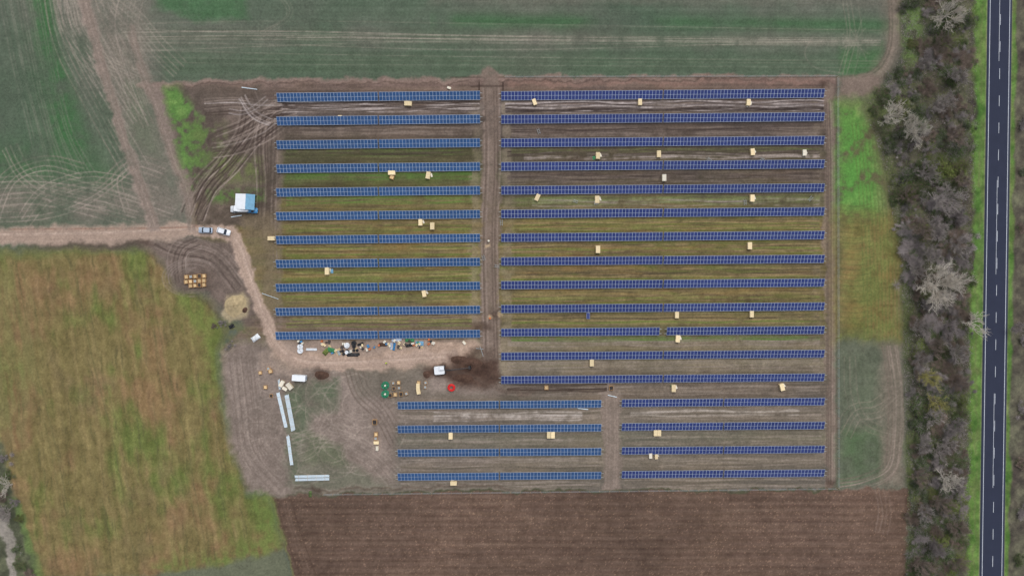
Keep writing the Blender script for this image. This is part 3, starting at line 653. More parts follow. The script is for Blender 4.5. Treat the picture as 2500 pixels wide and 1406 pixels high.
def beam(px0,py0,px1,py1,w=.22,mt='profile',lb="long pale metal beam lying on the ground"):
    a=W(px0,py0);bq=W(px1,py1); L=math.hypot(bq[0]-a[0],bq[1]-a[1]); mb=MB(); mb.box((0,0,.05),(L,w,.06)).box((0,w/2-.02,.13),(L,.04,.1)).box((0,-w/2+.02,.13),(L,.04,.1))
    single("steel_beam",lb,"beam",mb.make("steel_beam",[mt]),((a[0]+bq[0])/2,(a[1]+bq[1])/2),math.atan2(bq[1]-a[1],bq[0]-a[0]),group="loose beams on the site")
for q in((1484,964,1506,969),(748,852,774,853,.5),(1162,850,1180,852,.15,'steel'),(1172,845,1180,870,.12,'steel'),(590,214,628,219),(640,716,680,730,.15),(1410,996,1436,999),(564,530,590,526)):
    beam(*q)
def bundle(px0,py0,px1,py1,w,n,lay=2):
    a=W(px0,py0,.5);bq=W(px1,py1,.5); L=math.hypot(bq[0]-a[0],bq[1]-a[1])
    p=MB();r=random.Random(int(px0))
    for k in range(lay):
        for i in range(n):
            y=-w/2+(i+.5)*w/n; z=.2+k*.22; dx=r.uniform(-.25,.25)
            p.box((dx,y,z),(L-.4,w/n*.82,.04)); p.box((dx,y-w/n*.3,z+.06),(L-.4,.03,.08)); p.box((dx,y+w/n*.3,z+.06),(L-.4,.03,.08))
    bb=MB()
    for i in range(4): bb.box((-L/2+L*(i+.5)/4,0,.07),(.12,w+.2,.14)); bb.box((-L/2+L*(i+.5)/4,0,.18+lay*.22),(.04,w+.04,.02))
    spawn("steel_profile_bundle","strapped bundle of long galvanised steel profiles on bearers","steel profiles",[("profiles",p.make("profiles",['profile'])),("bearer",bb.make("bearer",['woodo']))],((a[0]+bq[0])/2,(a[1]+bq[1])/2),math.atan2(bq[1]-a[1],bq[0]-a[0]),group="bundles of steel profiles in the yard")
bundle(678,958,698,1044,1.05,4); bundle(699,963,716,1052,1.35,5); bundle(702,1062,712,1135,1.0,4); bundle(718,1163.5,804,1161.5,.8,4); bundle(719,1171,804,1169,.8,4); bundle(680,925,683,952,.6,3)
# ------------------------------------------------------------------ vehicles
def ring(L0,L1,Wd,z,r=.3):
    pts=[]
    for cx,cy,a0 in((L1-r,Wd/2-r,0),(L0+r,Wd/2-r,90),(L0+r,-Wd/2+r,180),(L1-r,-Wd/2+r,270)):
        for k in range(4):
            a=math.radians(a0+k*30); pts.append((cx+r*math.cos(a),cy+r*math.sin(a),z))
    return pts
def car_parts(L,Wd,Hh,paint,van=False):
    h=L/2; b=MB()
    b.loft([ring(-h+.1,h-.1,Wd-.15,.28),ring(-h,h,Wd,.45,.35),ring(-h,h,Wd,.75,.4),ring(-h+.08,h-.12,Wd-.1,.95 if not van else 1.0,.4)])
    c0,c1=(-h+.35,h-1.15) if not van else (-h+.06,h-.9)
    g=MB(); zb=.953 if not van else 1.003
    g.loft([ring(c0,c1,Wd-.16,zb,.25),ring(c0+(.35 if not van else .05),c1-.65,Wd-.42,Hh-.06,.25)])
    r=MB(); r.loft([ring(c0+(.33 if not van else .04),c1-.66,Wd-.38,Hh-.057,.25),ring(c0+(.4 if not van else .1),c1-.75,Wd-.5,Hh,.25)])
    if van: 
        r.loft([ring(c0-.01,c1-1.6,Wd-.12,1.05,.15),ring(c0+.03,c1-1.6,Wd-.3,Hh-.01,.15)])
    wh=MB(); wh.tube((0,-.11,.33),(0,.11,.33),.33,n=16)
    rim=MB(); rim.tube((0,-.12,.33),(0,.12,.33),.19,n=12)
    hl=MB(); hl.box((0,0,0),(.12,.38,.14),taper=.8)
    wb=L*.3
    w_=wh.make("tyre",['rubber']); rm=rim.make("rim",['steel'])
    parts=[("body",b.make("body",[paint],True)),("windows",g.make("windows",['winglass'])),("roof",r.make("roof",[paint]))]
    for x in(-wb,wb):
        for y in(-Wd/2+.12,Wd/2-.12): parts.append(("wheel",w_,(x,y,0),[("rim",rm)]))
    hm=hl.make("headlight",['lamp'])
    for y in(-Wd/2+.35,Wd/2-.35): parts.append(("headlight",hm,(h-.03,y,.68)))
    mi=MB(); mi.box((0,0,0),(.18,.22,.14),taper=.8); mm=mi.make("wing_mirror",[paint])
    for y in(-Wd/2-.08,Wd/2+.08): parts.append(("wing_mirror",mm,(c1-.5,y,1.0)))
    return parts
spawn("parked_car","silver blue estate car parked on the dirt track","car",car_parts(4.5,1.85,1.5,'silver'),W(501,562,1),math.radians(180-2),group="cars parked on the dirt track")
spawn("parked_car","white estate car parked at an angle on the dirt track","car",car_parts(4.5,1.85,1.5,'white'),W(545,565,1),math.radians(-16),group="cars parked on the dirt track")
spawn("white_van","white delivery van parked beside the site tent","van",car_parts(6.2,2.1,2.4,'white',True),W(584,510,1.5),math.radians(180))
spawn("blue_car","small blue car parked beside the site tent","car",car_parts(3.8,1.75,1.5,'bluec'),W(614,513.5,1),math.radians(-4))
def slab(pts,t,mats,name):
    m=MB(); m.v=[*pts,*[(p[0],p[1],p[2]-t) for p in pts]]; 
    for q in((0,1,2,3),(7,6,5,4),(4,5,1,0),(5,6,2,1),(6,7,3,2),(7,4,0,3)): m.f.append(list(q)); m.m.append(0)
    return m.make(name,mats)
L2=[(-3.2,-2.5,2.3),(.45,-2.5,3.3),(.45,2.5,3.3),(-3.2,2.5,2.3)]
parts=[("white_roof_sheet",slab(L2,.06,['white'],"white_roof_sheet")),("blue_roof_sheet",slab([(.46,-2.5,3.3),(3.1,-2.5,2.3),(3.1,2.5,2.3),(.46,2.5,3.3)],.06,['blue'],"blue_roof_sheet"))]
pm=MB(); pm.tube((0,0,0),(0,0,2.22),.06); pmm=pm.make("post",['steel'])
for x in(-3,2.9):
    for y in(-2.35,0,2.35): parts.append(("post",pmm,(x,y,0)))
wm=MB(); wm.box((-.05,2.4,1.1),(5.8,.04,2.2)); parts.append(("back_wall",wm.make("back_wall",['blue'])))
spawn("site_tent","white and blue gable roofed site shelter on posts","tent",parts,W(597,492.5,2.8),math.radians(-3))
def container(px,py,L,Wd,deg,lb):
    m=MB(); m.box((0,0,1.2),(L,Wd,2.2))
    n=int(L/.3)
    for i in range(n):
        for s in(-1,1): m.box((-L/2+.2+i*(L-.4)/(n-1),s*(Wd/2+.02),1.2),(.12,.04,2.0))
    r=MB(); r.box((0,0,2.345),(L+.1,Wd+.14,.08))
    for i in range(int(L/.5)): r.box((-L/2+.3+i*.5,0,2.395),(.1,Wd-.1,.02))
    d=MB(); d.box((0,0,0),(.05,.9,1.9)); w=MB(); w.box((0,0,0),(1.0,.05,.7)); sk=MB(); sk.box((0,0,.05),(.2,Wd,.1)); skm=sk.make("skid",['rubber'])
    spawn("site_container",lb,"container",[("wall",m.make("wall",['white'])),("roof",r.make("roof",['white'])),("door",d.make("door",['alu']),(L/2+.03,0,1.1)),("window",w.make("window",['winglass']),(0,-Wd/2-.07,1.4)),("skid",skm,(-L/2+.4,0,0)),("skid",skm,(L/2-.4,0,0))],W(px,py,2.3),math.radians(deg))
container(729,923,4.2,1.8,-4,"white steel site container on the dirt yard")
def excavator(px,py,deg):
    tr=MB()
    tr.loft([[(x,y0+s*.5,z) for x,z in((-1.6,.12),(-1.2,0.0),(1.2,0.0),(1.6,.12),(1.75,.45),(1.5,.8),(-1.5,.8),(-1.75,.45))] for y0,s in((0,-.5),(0,.5))])
    t=tr.make("crawler_track",['rubber'])
    ho=MB(); ho.loft([ring(-1.9,1.5,2.7,.95,.4),ring(-1.9,1.5,2.7,1.9,.4),ring(-1.8,1.4,2.5,2.2,.4)]); ho.tube((0,0,.5),(0,0,.95),.7,n=16)
    cb=MB(); cb.loft([ring(-.1,1.6,1.1,2.2,.15),ring(0,1.4,1.0,3.0,.15)]); rf=MB(); rf.box((.7,0,3.04),(1.5,1.1,.07))
    bo=MB(); p=[(1.3,0,1.6),(3.6,0,4.0),(6.6,0,3.2)]
    for a,bq,w in((p[0],p[1],.28),(p[1],p[2],.24)): bo.tube(a,bq,w,w*.85,n=8)
    bo.tube((1.6,.0,1.3),(4.2,0,3.5),.1)
    sk=MB(); sk.tube(p[2],(9.4,0,1.6),.2,.15,n=8); sk.tube((5.4,0,3.9),(7.2,0,3.1),.08)
    bk=MB(); bk.loft([[(9.2,y,1.6),(9.8,y,1.5),(10.1,y,.9),(9.8,y,.35),(9.2,y,.4),(9.5,y,.9)] for y in(-.5,.5)])
    spawn("excavator","white crawler excavator with dark boom stretched over dug soil","excavator",[("crawler_track",t,(0,-1.1,0)),("crawler_track",t,(0,1.1,0)),("body",ho.make("body",['white'])),("cab",cb.make("cab",['winglass']),(0,.75,0)),("cab_roof",rf.make("cab_roof",['white']),(0,.75,0)),("boom",bo.make("boom",['darkc'])),("stick",sk.make("stick",['darkc'])),("bucket",bk.make("bucket",['black']))],W(px,py,2),math.radians(deg))
excavator(1074,904,5)
def heap(px,py,rx_,ry_,h,mt,name,lb,seed,deg=0):
    r=random.Random(seed); m=MB(); rings=[]; n=36; ph=[r.uniform(0,6) for _ in range(4)]
    for k in range(14):
        t=k/13; rr=1-t; ringp=[]
        for j in range(n):
            a=2*math.pi*j/n; w=1+.10*math.sin(2*a+ph[0])+.07*math.sin(3*a+ph[1])+.03*math.sin(7*a+ph[2])
            z=h*(.5-.5*math.cos(math.pi*t))*(1+.06*math.sin(5*a+ph[3]+4*t)+.04*r.uniform(-1,1))
            ringp.append((rx_*rr*w*math.cos(a),ry_*rr*w*math.sin(a),z if k else -.03))
        rings.append(ringp)
    m.loft(rings)
    me=m.make(name,[mt],True); b_=bmesh.new(); b_.from_mesh(me); bmesh.ops.recalc_face_normals(b_,faces=b_.faces); b_.to_mesh(me); b_.free()
    single(name,lb,"heap",me,W(px,py,h/3),math.radians(deg))
heap(573,746,3.2,4.2,1.3,'sand',"sand_heap","pale yellow sand heap beside the dirt track",1,-20)
heap(597,757,1.0,.9,.5,'soil',"soil_heap","small dark heap of rubble beside the sand",2)
heap(1150,886,3.6,1.7,.6,'soil',"soil_heap","dark brown heap of excavated soil beside the trench",3)
heap(1120,878,2.6,1.5,.6,'soil',"soil_heap","dark brown heap of excavated soil beside the trench",4)
heap(1132,924,3.8,1.4,.5,'soil',"soil_heap","low dark heap of excavated soil under the digger arm",5)
heap(785,916,2.3,1.6,.6,'soil',"soil_heap","dark soil heap beside the site container",7)
heap(1042,914,1.2,1.4,.4,'soil',"soil_heap","small dark soil heap beside the digger",8)
def drum(px,py,r,w,mt,lb):
    fl_=MB(); 
    for z in(.06,w-.06):
        fl_.torus((0,0,z),r*.93,.09,28,6)
        for k in range(6):
            a=k*math.pi/3; fl_.box((.5*r*math.cos(a),.5*r*math.sin(a),z),(r*.9,.2,.05),rz=a)
    hb=MB(); hb.tube((0,0,.02),(0,0,w),r*.25,n=16)
    cb=MB(); cb.torus((0,0,w/2),r*.62,w*.28,28,8)
    spawn("cable_reel",lb,"cable reel",[("flange",fl_.make("flange",[mt])),("hub",hb.make("hub",['cardw'])),("cable",cb.make("cable",['netg'],True))],W(px,py,w),random.uniform(0,1),group="green cable reels in the yard")
drum(940,941,1.25,.9,'green',"teal green steel cable reel lying flat"); drum(940,962,1.25,.9,'green',"teal green steel cable reel lying flat")
def coil(px,py,R,r,mt,lb,n=3,name="pipe_coil"):
    m=MB()
    for k in range(n):
        for j in range(3): m.torus((random.uniform(-.03,.03),random.uniform(-.03,.03),r+k*r*1.7),R-j*r*1.9,r,30,6)
    single(name,lb,"coil",m.make(name,[mt],True),W(px,py,.3),0,group="coils of pipe in the yard")
coil(1102,946,1.12,.12,'red',"bright red coil of plastic pipe lying on mud",3)
for x,y in((733,846),(733,856)): coil(x,y,.8,.13,'white',"white coil of pipe among the building supplies",3)
coil(846,860,.5,.09,'white',"white coil of pipe among the building supplies",3); coil(847,843,.75,.15,'white',"white coil of pipe among the building supplies",3)
coil(864,838,.7,.12,'black',"black coil of cable among the building supplies",3); coil(864,846,.5,.1,'black',"black coil of cable among the building supplies",3)
for i in range(12): coil(828+(i%6)*9+random.uniform(-2,2),857+(i//6)*7+random.uniform(-2,2),.4,.08,'black' if i%3 else 'steel',"small dark coil of cable among the building supplies",2)
bm=MB(); bm.tube((0,0,0),(0,0,.85),.3,n=14); bm.torus((0,0,.3),.3,.02,14,5); bm.torus((0,0,.6),.3,.02,14,5); bm.torus((0,0,.86),.28,.03,14,5); bar={k:bm.make("barrel",[k]) for k in('bluec','black','cardw','green','oran')}
for x,y,k in((728,833,'cardw'),(735,834,'bluec'),(731,838,'black'),(738,838,'cardw'),(902,852,'oran'),(896,855,'cardw'),(885,852,'black'),(925,843,'oran'),(1020,836,'green'),(566,793,'black'),(562,797,'black'),(1047,829,'oran'),(1052,833,'black'),(785,833,'oran'),(1196,777,'oran'),(1193,588,'cardw')):
    single("barrel",{"bluec":"blue","black":"black","cardw":"white","green":"green","oran":"orange"}[k]+" plastic barrel standing on the ground","barrel",bar[k],W(x,y,.8),0,1.1,group="barrels among the building supplies")
def crumple(px,py,wx,wy,h,mt,lb,seed,deg=0,name="tarpaulin_pile"):
    r=np.random.default_rng(seed); n=16; xs=np.linspace(-.5,.5,n)
    X,Y=np.meshgrid(xs,xs); e=np.clip(1-(np.abs(X)*2)**4,0,1)*np.clip(1-(np.abs(Y)*2)**4,0,1)
    Z=h*e*(.5+.5*r.random(X.shape)); X=X*wx+r.normal(0,wx*.015,X.shape); Y=Y*wy+r.normal(0,wy*.015,Y.shape)
    ii=np.arange(n*n).reshape(n,n); F=np.stack([ii[:-1,:-1],ii[:-1,1:],ii[1:,1:],ii[1:,:-1]],-1).reshape(-1,4)
    me=npmesh(name,np.stack([X,Y,Z+.01],-1).reshape(-1,3),F,[mt])
    single(name,lb,"tarpaulin",me,W(px,py,h/2),math.radians(deg),group="covered piles of supplies")
for i,q in enumerate([(795,859,2.2,1.6,.8,'leafo',"yellow green sheet over supplies",50),(808,855,2.6,1.6,.7,'netg',"green net bundle on gravel",-20),(1000,831,3.0,1.1,.7,'netg',"bright green net pile on gravel",0),(1000,843,2.6,1.0,.8,'black',"black sheet over supplies",10),(1024,839,2.6,1.5,.7,'blue',"pale teal sheet over supplies",0),(968,830,3.2,.9,.4,'alu',"grey plastic sheet beside the panel row",8),(860,866,3.6,1.2,.6,'black',"black plastic sheet over coils",0),(934,841,2.6,1.2,.6,'soil',"brown sheet over supplies",0),(623,825,2.8,1.7,.9,'white',"white sheet over a pallet beside the track",35),(565,797,1.8,1.2,.4,'black',"black plastic sheet beside the sand heap",20),(1456,385,2.4,1.2,.2,'netg',"green plastic wrapping beside a crate",10),(1828,256,1.8,.9,.25,'cardw',"white plastic wrapping beside a crate",30),(1456,495,1.4,1.2,.25,'cardw',"white plastic wrapping beside a crate",0),(1642,942,1.2,1.0,.3,'netg',"green plastic wrapping beside a crate",0),(810,662,.9,1.4,.3,'blue',"pale teal wrapping beside a crate",0),(757,1206,1.0,2.0,.4,'leafd',"dark green sheet at the field edge",0)]):
    crumple(*q[:7],i+5,q[7])
for x,y,d,s in((829,857,30,.9),(824,860,30,.8),(955,847,10,.9),(870,853,0,.6),(1030,845,0,.6),(805,846,20,.6)):
    spawn("wooden_pallet","bare wooden pallet on the gravel","pallet",[("deck",pal)],W(x,y),math.radians(d),s,group="bare pallets in the yard")
for x,y,L,dg,mt in((955,845,2.2,85,'alu'),(962,846,2.4,80,'bluec'),(760,853,3.4,0,'white'),(880,840,2.0,20,'black')):
    m=MB()
    for i in range(5): m.tube((-L/2,(i-2)*.16,.08),(L/2,(i-2)*.16,.08),.07,n=8)
    for i in range(4): m.tube((-L/2,(i-1.5)*.16,.21),(L/2,(i-1.5)*.16,.21),.07,n=8)
    single("pipe_stack","small stack of parallel pipes on the gravel","pipes",m.make("pipe_stack",[mt]),W(x,y,.2),math.radians(dg),group="pipe stacks in the yard")
sb=MB(); sb.box((0,0,.3),(.8,.6,.56)); sb.box((0,0,.6),(.84,.64,.04)); sb.box((0,0,.63),(.08,.66,.015),mi=1)
sbs={k:sb.make("supply_box",[k,'darkc']) for k in('card','cardw','oran','darkc','bluec')}
for i in range(38):
    k=random.choice(['card','cardw','card','cardw','oran','darkc','darkc','darkc','bluec']); x=random.choice([random.uniform(780,920),random.uniform(930,1060)]); y=random.uniform(834,862) if x<900 else random.uniform(830,850)
    single("supply_box",{"card":"cream","cardw":"white","oran":"orange","darkc":"dark grey","bluec":"blue"}[k]+" lidded supply box on the gravel","box",sbs[k],W(x,y,.3),random.uniform(0,3),random.uniform(.7,1.2),group="supply boxes on the gravel")
def person(px,py,deg):
    sk=[(0,0,.95),(0,0,1.2),(0,0,1.42),(0,0,1.52),(0,.02,1.66),(0,.02,1.76), (.1,0,.9),(.12,.1,.5),(.12,.02,.06),(.12,.14,.04), (-.1,0,.9),(-.12,-.08,.5),(-.12,-.16,.06),(-.12,-.04,.04), (.2,0,1.42),(.27,.02,1.15),(.27,.16,.93),(-.2,0,1.42),(-.27,-.02,1.15),(-.27,.1,.93)]
    ed=[(0,1),(1,2),(2,3),(3,4),(4,5),(0,6),(6,7),(7,8),(8,9),(0,10),(10,11),(11,12),(12,13),(2,14),(14,15),(15,16),(2,17),(17,18),(18,19)]
    rad=[.15,.15,.14,.06,.1,.08,.1,.07,.045,.04,.1,.07,.045,.04,.08,.055,.04,.08,.055,.04]
    me=bpy.data.meshes.new("person"); me.from_pydata(sk,ed,[]); me.materials.append(M['jeans'])
    o=single("person","worker in yellow high visibility jacket standing on the track","person",me,W(px,py,1),math.radians(deg))
    md=o.modifiers.new("skin",'SKIN')
    for i,r_ in enumerate(rad): me.skin_vertices[0].data[i].radius=(r_,r_)
    me.skin_vertices[0].data[0].use_root=True
    s=o.modifiers.new("sub",'SUBSURF'); s.levels=1; s.render_levels=1
    j=MB(); j.loft([[(rr*1.25*math.cos(a),rr*.85*math.sin(a),z) for a in np.linspace(0,2*math.pi,13)[:-1]] for z,rr in((.85,.22),(1.1,.21),(1.35,.23),(1.5,.15))]); 
    for s_ in(-1,1): j.tube((s_*.22,0,1.43),(s_*.29,.02,1.12),.1,.08,n=8)
    addobj("jacket",j.make("jacket",['hivis'],True),parent=o)
    h=MB(); h.loft([[(rr*math.cos(a),.02+rr*1.1*math.sin(a),z) for a in np.linspace(0,2*math.pi,13)[:-1]] for z,rr in((1.72,.135),(1.8,.12),(1.86,.06))]); addobj("helmet",h.make("helmet",['hivis'],True),parent=o)
person(943,886,30)
# ------------------------------------------------------------------ fences
def fence(p0,p1,lb):
    a=W(*p0);bq=W(*p1);L=math.hypot(bq[0]-a[0],bq[1]-a[1]); n=int(L/3.2)
    post=MB(); post.tube((0,0,0),(0,0,1.7),.04,n=6); pm=post.make("fence_post",['woodo'])
    w=MB()
    for z in(.3,.75,1.2,1.6): w.box((0,0,z),(L,.02,.02))
    parts=[("fence_wire",w.make("fence_wire",['steel']))]+[("fence_post",pm,(-L/2+L*i/n,0.03,0)) for i in range(n+1)]
    spawn("wire_fence",lb,"fence",parts,((a[0]+bq[0])/2,(a[1]+bq[1])/2),math.atan2(bq[1]-a[1],bq[0]-a[0]))
fence((2043,190),(2045,1190),"thin post and wire fence along the grass strip")
fence((1232,190),(2041,188),"thin post and wire fence beside the crop field")
fence((790,1205),(2040,1191),"thin post and wire fence beside the ploughed field")
# ------------------------------------------------------------------ trees
def tubes(segs,k=3):
    V=[];F=[]
    for a,bq,ra,rb in segs:
        d=(bq-a); 
        if d.length<1e-5: continue
        d.normalize(); u=d.orthogonal().normalized(); w=d.cross(u); n=len(V)
        for p,r in((a,ra),(bq,rb)):
            for i in range(k):
                t=2*math.pi*i/k; V.append(tuple(p+u*(r*math.cos(t))+w*(r*math.sin(t))))
        for i in range(k):
            j=(i+1)%k; F.append((n+i,n+j,n+k+j,n+k+i))
    return V,F
def tree_meshes(seed,R,Ht,mt,wid=1.0,dens=(7,5,5,4)):
    r=random.Random(seed); tr=[];cr=[]
    top=Vector((r.uniform(-.3,.3),r.uniform(-.3,.3),Ht*.32)); tr.append((Vector((0,0,0)),top*.5,.32*wid,.27*wid)); tr.append((top*.5,top,.27*wid,.2*wid))
    def grow(p,d,L,rad,lev):
        n=3 if lev<3 else 2; q=p.copy(); pts=[q.copy()]
        for i in range(n):
            d=(d+Vector((r.uniform(-.25,.25),r.uniform(-.25,.25),r.uniform(-.1,.2)))).normalized()
            q2=q+d*(L/n); cr.append((q.copy(),q2.copy(),rad*(1-.3*i/n),rad*(1-.3*(i+1)/n))); q=q2; pts.append(q.copy())
        if lev<len(dens)-1:
            for c in range(dens[lev+1]):
                t=r.uniform(.2,1.0)*n; i=min(n-1,int(t)); s=pts[i].lerp(pts[i+1],t-i)
                dd=(d+Vector((r.uniform(-1,1),r.uniform(-1,1),r.uniform(-.35,.7)))*.8).normalized()
                grow(s,dd,L*r.uniform(.42,.68),max(.022,rad*.55),lev+1)
    for c in range(dens[0]):
        a=2*math.pi*c/dens[0]+r.uniform(-.4,.4); e=r.uniform(.2,1.2)
        grow(top*r.uniform(.75,1),Vector((math.cos(a),math.sin(a),e)).normalized(),R*r.uniform(.45,.72),.12*wid,0)
    V,F=tubes(tr,8); t=npmesh("trunk",V,F,[mt]); V,F=tubes(cr,3); c=npmesh("crown",V,F,[mt]); return t,c
def tree(px,py,R,Ht,mt,seed,lb,wid=1.0,dens=(8,6,5,5)):
    t,c=tree_meshes(seed,R,Ht,mt,wid,dens)
    spawn("bare_tree",lb,"tree",[("trunk",t),("crown",c)],W(px,py,Ht*.6),0,group="bare trees along the road")
PB="leafless tree with pale grey spreading branches among scrub"; GB="leafless tree with fine grey branches among scrub"
tree(2300,698,9.8,11,'pale',11,PB,1.1,(14,8,7,6)); tree(2240,318,7,9,'pale',12,PB,.9,(11,7,6,5)); tree(2185,278,6.4,9,'pale',13,PB,.9,(10,7,6,4))
tree(2325,32,7.2,9,'pale',14,PB,.9,(10,7,6,5)); tree(2378,785,5.8,7,'pale',15,PB,.9,(8,6,5,4)); tree(2315,1172,5.5,7,'pale',16,PB,.7,(9,7,6,4)); tree(2310,490,6.8,8,'gtree',17,GB,1,(10,7,6,4))
tree(2272,922,5.3,7,'yelt',18,"leafless tree with yellow green lichen covered twigs",.9,(9,7,6,4)); tree(2285,985,4.4,6,'yelt',19,"leafless tree with yellow green lichen covered twigs",.8,(8,6,6,4))
tree(8,1190,4.5,7,'pale',20,PB,.8,(6,5,4,4))
gl_=[(2265,420,5),(2250,1380,4.5),(5,1260,3.5),(2492,800,3.2),(2340,190,5),(2330,330,5),(2345,600,5),(2250,560,5),(2340,860,4.5),(2335,1040,5),(2255,1090,4.5),(2345,1290,4.5),(2262,1255,4),(2300,110,4.5),(2255,800,4.2),(2290,1340,4.5),(2290,260,4.5),(2350,440,4),(2280,620,4),(2345,940,4),(2300,1110,4),(2350,1190,3.8),(2260,160,4),(2225,480,4),(2245,660,4),(2340,1380,4),(2290,560,4.5),(2320,800,4.5),(2270,740,4),(2350,690,4),(2250,880,4),(2300,1230,4.5),(2280,1020,4.5),(2350,530,4),(2320,240,4),(2250,1170,4),(2320,1085,4),(2290,850,4)]
tm4=[tree_meshes(60+i,4.5,6.5,['gtree','btree','gtree','twig','gtree','btree'][i],.5,(10,7,6,5)) for i in range(6)]
for i,(x,y,R) in enumerate(gl_):
    t_,c_=tm4[i%6]; spawn("bare_tree",GB if i%6 not in(1,5) else "leafless tree with fine brown branches among scrub","tree",[("trunk",t_),("crown",c_)],W(x,y,4),random.uniform(0,6.2),R/4.5,group="bare trees along the road")
# bushes
def bush_mesh(seed,leaf=False,n=1500):
    r=np.random.default_rng(seed)
    nc=13; cc=r.normal(0,.48,(nc,3)); cc[:,2]=np.abs(cc[:,2])*.6+.2; cr_=r.uniform(.18,.5,nc)
    k=r.integers(0,nc,n); d=r.normal(0,1,(n,3)); d/=np.linalg.norm(d,axis=1)[:,None]; d[:,2]=np.abs(d[:,2])*.9-.1
    e=cc[k]+d*(cr_[k]*r.uniform(.6,1.4,n)**1.2)[:,None]; s=cc[k]+d*(cr_[k]*r.uniform(.05,.45,n))[:,None]+r.normal(0,.06,(n,3))
    e[:,2]=np.clip(e[:,2],.03,9); s[:,2]=np.clip(s[:,2],.02,9)
    if leaf:
        c=e; sz=r.uniform(.025,.06,n)[:,None]; a=r.normal(0,1,(n,3)); a/=np.linalg.norm(a,axis=1)[:,None]; b2=np.cross(a,r.normal(0,1,(n,3))); b2/=np.linalg.norm(b2,axis=1)[:,None]
        V=np.stack([c-a*sz,c+b2*sz*.6,c+a*sz,c-b2*sz*.6],1).reshape(-1,3)
    else:
        ax=e-s; sd=np.cross(ax,r.normal(0,1,(n,3))); sd/=np.linalg.norm(sd,axis=1)[:,None]+1e-9; sd*=r.uniform(.005,.012,n)[:,None]
        V=np.stack([s-sd,e-sd*.4,e+sd*.4,s+sd],1).reshape(-1,3)
    return V,np.arange(len(V)).reshape(-1,4)
BM={}
def get_bush(kind,i):
    if (kind,i) in BM: return BM[(kind,i)]
    if kind in('twig','twigb'):
        V,F=bush_mesh((0 if kind=='twig' else 40)+i,False,2300); V2,F2=bush_mesh(200+i,True,350); V2[:,2]*=.6
        me=npmesh("bush",np.concatenate([V,V2]),np.concatenate([F,F2+len(V)]),[kind,'leafd'],[0]*len(F)+[1]*len(F2))
    else:
        V,F=bush_mesh(80+i,True,2600); V2,F2=bush_mesh(80+i,False,1100)
        me=npmesh("bush",np.concatenate([V,V2]),np.concatenate([F,F2+len(V)]),[kind,'twigb' if i%2 else 'twig'],[0]*len(F)+[1]*len(F2))
    BM[(kind,i)]=me; return me
BL={'twig':"leafless grey twiggy bush in the roadside scrub",'twigb':"leafless brown twiggy bush in the roadside scrub",'leafd':"dark green leafy bush in the roadside scrub",'leafo':"olive green leafy bush in the roadside scrub"}
def bedgex(y):
    return float(np.interp(y,[p[1] for p in bedge],[p[0] for p in bedge]))
placed=[]; tries=0
while len(placed)<278 and tries<30000:
    tries+=1
    y=random.uniform(-25,1430); x0=bedgex(y)+12; x1=rx(y)-70
    x=random.uniform(x0,x1)
    if y<160 and x<2250 and random.random()<.8: continue
    if y<330 and x<2180 and y>180 and random.random()<.3: continue
    r=random.uniform(1.3,3.8)
    if any((x-a)**2+(y-bq)**2<((r+c)*S*.36)**2 for a,bq,c in placed): continue
    placed.append((x,y,r))
    if y<480: k=random.choices(['leafd','twig','twigb','leafo'],[.50,.24,.14,.12])[0]
    elif y<880: k=random.choices(['leafd','twig','twigb','leafo'],[.18,.50,.26,.06])[0]
    else: k=random.choices(['leafd','twig','twigb','leafo'],[.26,.40,.26,.08])[0]
    single("bush",BL[k],"bush",get_bush(k,random.randrange(7)),W(x,y,r*.5),random.uniform(0,6.3),(r,r*random.uniform(.75,1.3),r*random.uniform(.5,.85)),group="bushes in the roadside scrub")
for x,y,r,k in [(5,1120,2.0,'twig'),(20,1160,1.8,'leafd'),(5,1215,2.2,'twigb'),(32,1225,1.6,'twig'),(-8,1250,2,'twig'),(45,1265,1.5,'leafo'),(50,1380,2.2,'leafd'),(40,1340,1.7,'leafd'),(70,1400,1.8,'twigb'),(2498,300,2,'twig'),(2500,420,1.6,'leafd'),(2498,560,1.8,'twigb'),(2500,830,2,'twig'),(2496,1000,1.8,'twig'),(2492,1130,2,'twigb'),(2494,1250,2,'twig'),(2490,1370,2.0,'leafd'),(540,790,1.2,'twig'),(520,795,1.0,'twigb'),(560,845,1.1,'twig')]:
    single("bush",BL[k].replace("roadside scrub","field edge") ,"bush",get_bush(k,random.randrange(7)),W(x,y,r*.5),random.uniform(0,6.3),(r,r,r*.8),group="bushes at the field edges")
n=90000; r=rng
y=r.uniform(-60,1470,n); x0=np.interp(y,[p[1] for p in bedge],[p[0] for p in bedge])-6; x1=2441-20*y/1406-52-8*r.random(n); x=x0+(x1-x0)*r.random(n)
c=np.stack([(x-1250)/S,(703-y)/S,r.uniform(.03,.35,n)],1)
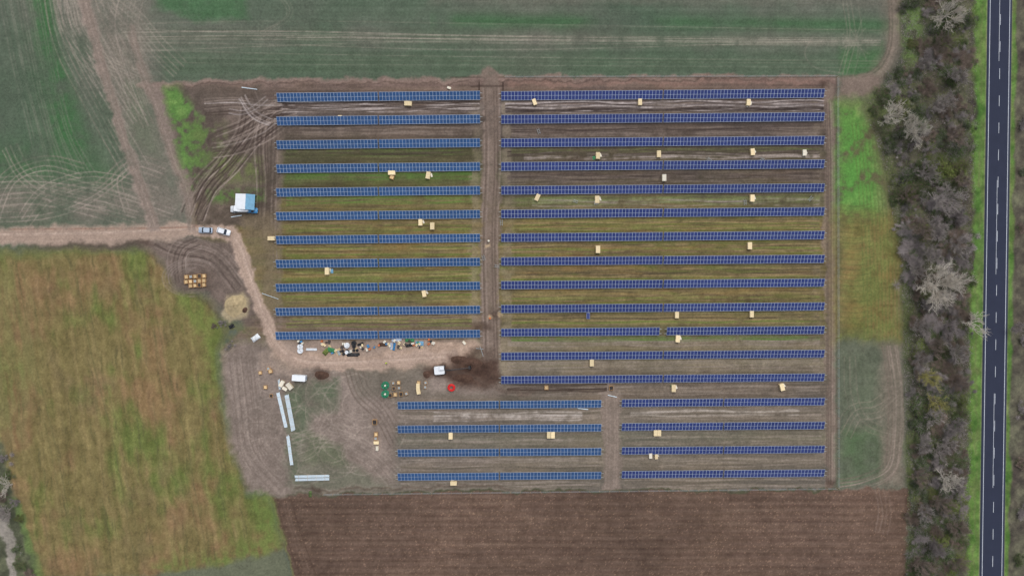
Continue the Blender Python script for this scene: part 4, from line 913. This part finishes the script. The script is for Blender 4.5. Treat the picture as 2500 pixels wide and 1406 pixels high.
a=r.normal(0,1,(n,3)); a[:,2]*=.4; a/=np.linalg.norm(a,axis=1)[:,None]; b2=np.cross(a,r.normal(0,1,(n,3))); b2/=np.linalg.norm(b2,axis=1)[:,None]
sz=r.uniform(.08,.28,n)[:,None]
V=np.stack([c-a*sz,c+b2*sz*.25,c+a*sz,c-b2*sz*.25],1).reshape(-1,3); V[:,2]=np.clip(V[:,2],.01,2)
cl=fbm(x/40,y/40,3,1)+r.normal(0,.5,n); mi=np.where(cl>.35,2,np.where(cl>-.2,0,1))
o=addobj("undergrowth",npmesh("undergrowth",V,np.arange(len(V)).reshape(-1,4),['leafd','twig','leafo'],mi)); o["kind"]="stuff"; o["label"]="tangled low undergrowth beneath the roadside bushes"; o["category"]="undergrowth"
# ------------------------------------------------------------------ light, camera
w=bpy.data.worlds.new("World"); scene.world=w; w.use_nodes=True; nt=w.node_tree
bg=nt.nodes["Background"]; sky=nt.nodes.new("ShaderNodeTexSky"); sky.sky_type='NISHITA'; sky.sun_disc=False
EL=math.radians(62); AZ=math.radians(20)
sky.sun_elevation=EL; sky.sun_rotation=AZ; sky.dust_density=3; sky.air_density=1.0
hs=nt.nodes.new("ShaderNodeHueSaturation"); hs.inputs["Saturation"].default_value=0.4
nt.links.new(sky.outputs[0],hs.inputs["Color"]); nt.links.new(hs.outputs[0],bg.inputs["Color"]); bg.inputs["Strength"].default_value=0.15
sd=bpy.data.lights.new("sun",'SUN'); sd.energy=1.2; sd.angle=math.radians(40); sd.color=(1,.97,.93)
so=bpy.data.objects.new("sun",sd); col.objects.link(so)
dv=Vector((math.sin(AZ)*math.cos(EL),math.cos(AZ)*math.cos(EL),math.sin(EL)))
so.rotation_euler=dv.to_track_quat('Z','Y').to_euler()
cd=bpy.data.cameras.new("camera"); cam=bpy.data.objects.new("camera",cd); col.objects.link(cam)
cam.location=(0,0,H); cam.rotation_euler=(0,0,0); cd.sensor_width=36; cd.lens=36*H/(2500/S); cd.clip_end=5000; cd.clip_start=1
scene.camera=cam
scene.view_settings.view_transform='Standard'; scene.view_settings.look='None'; scene.view_settings.exposure=0
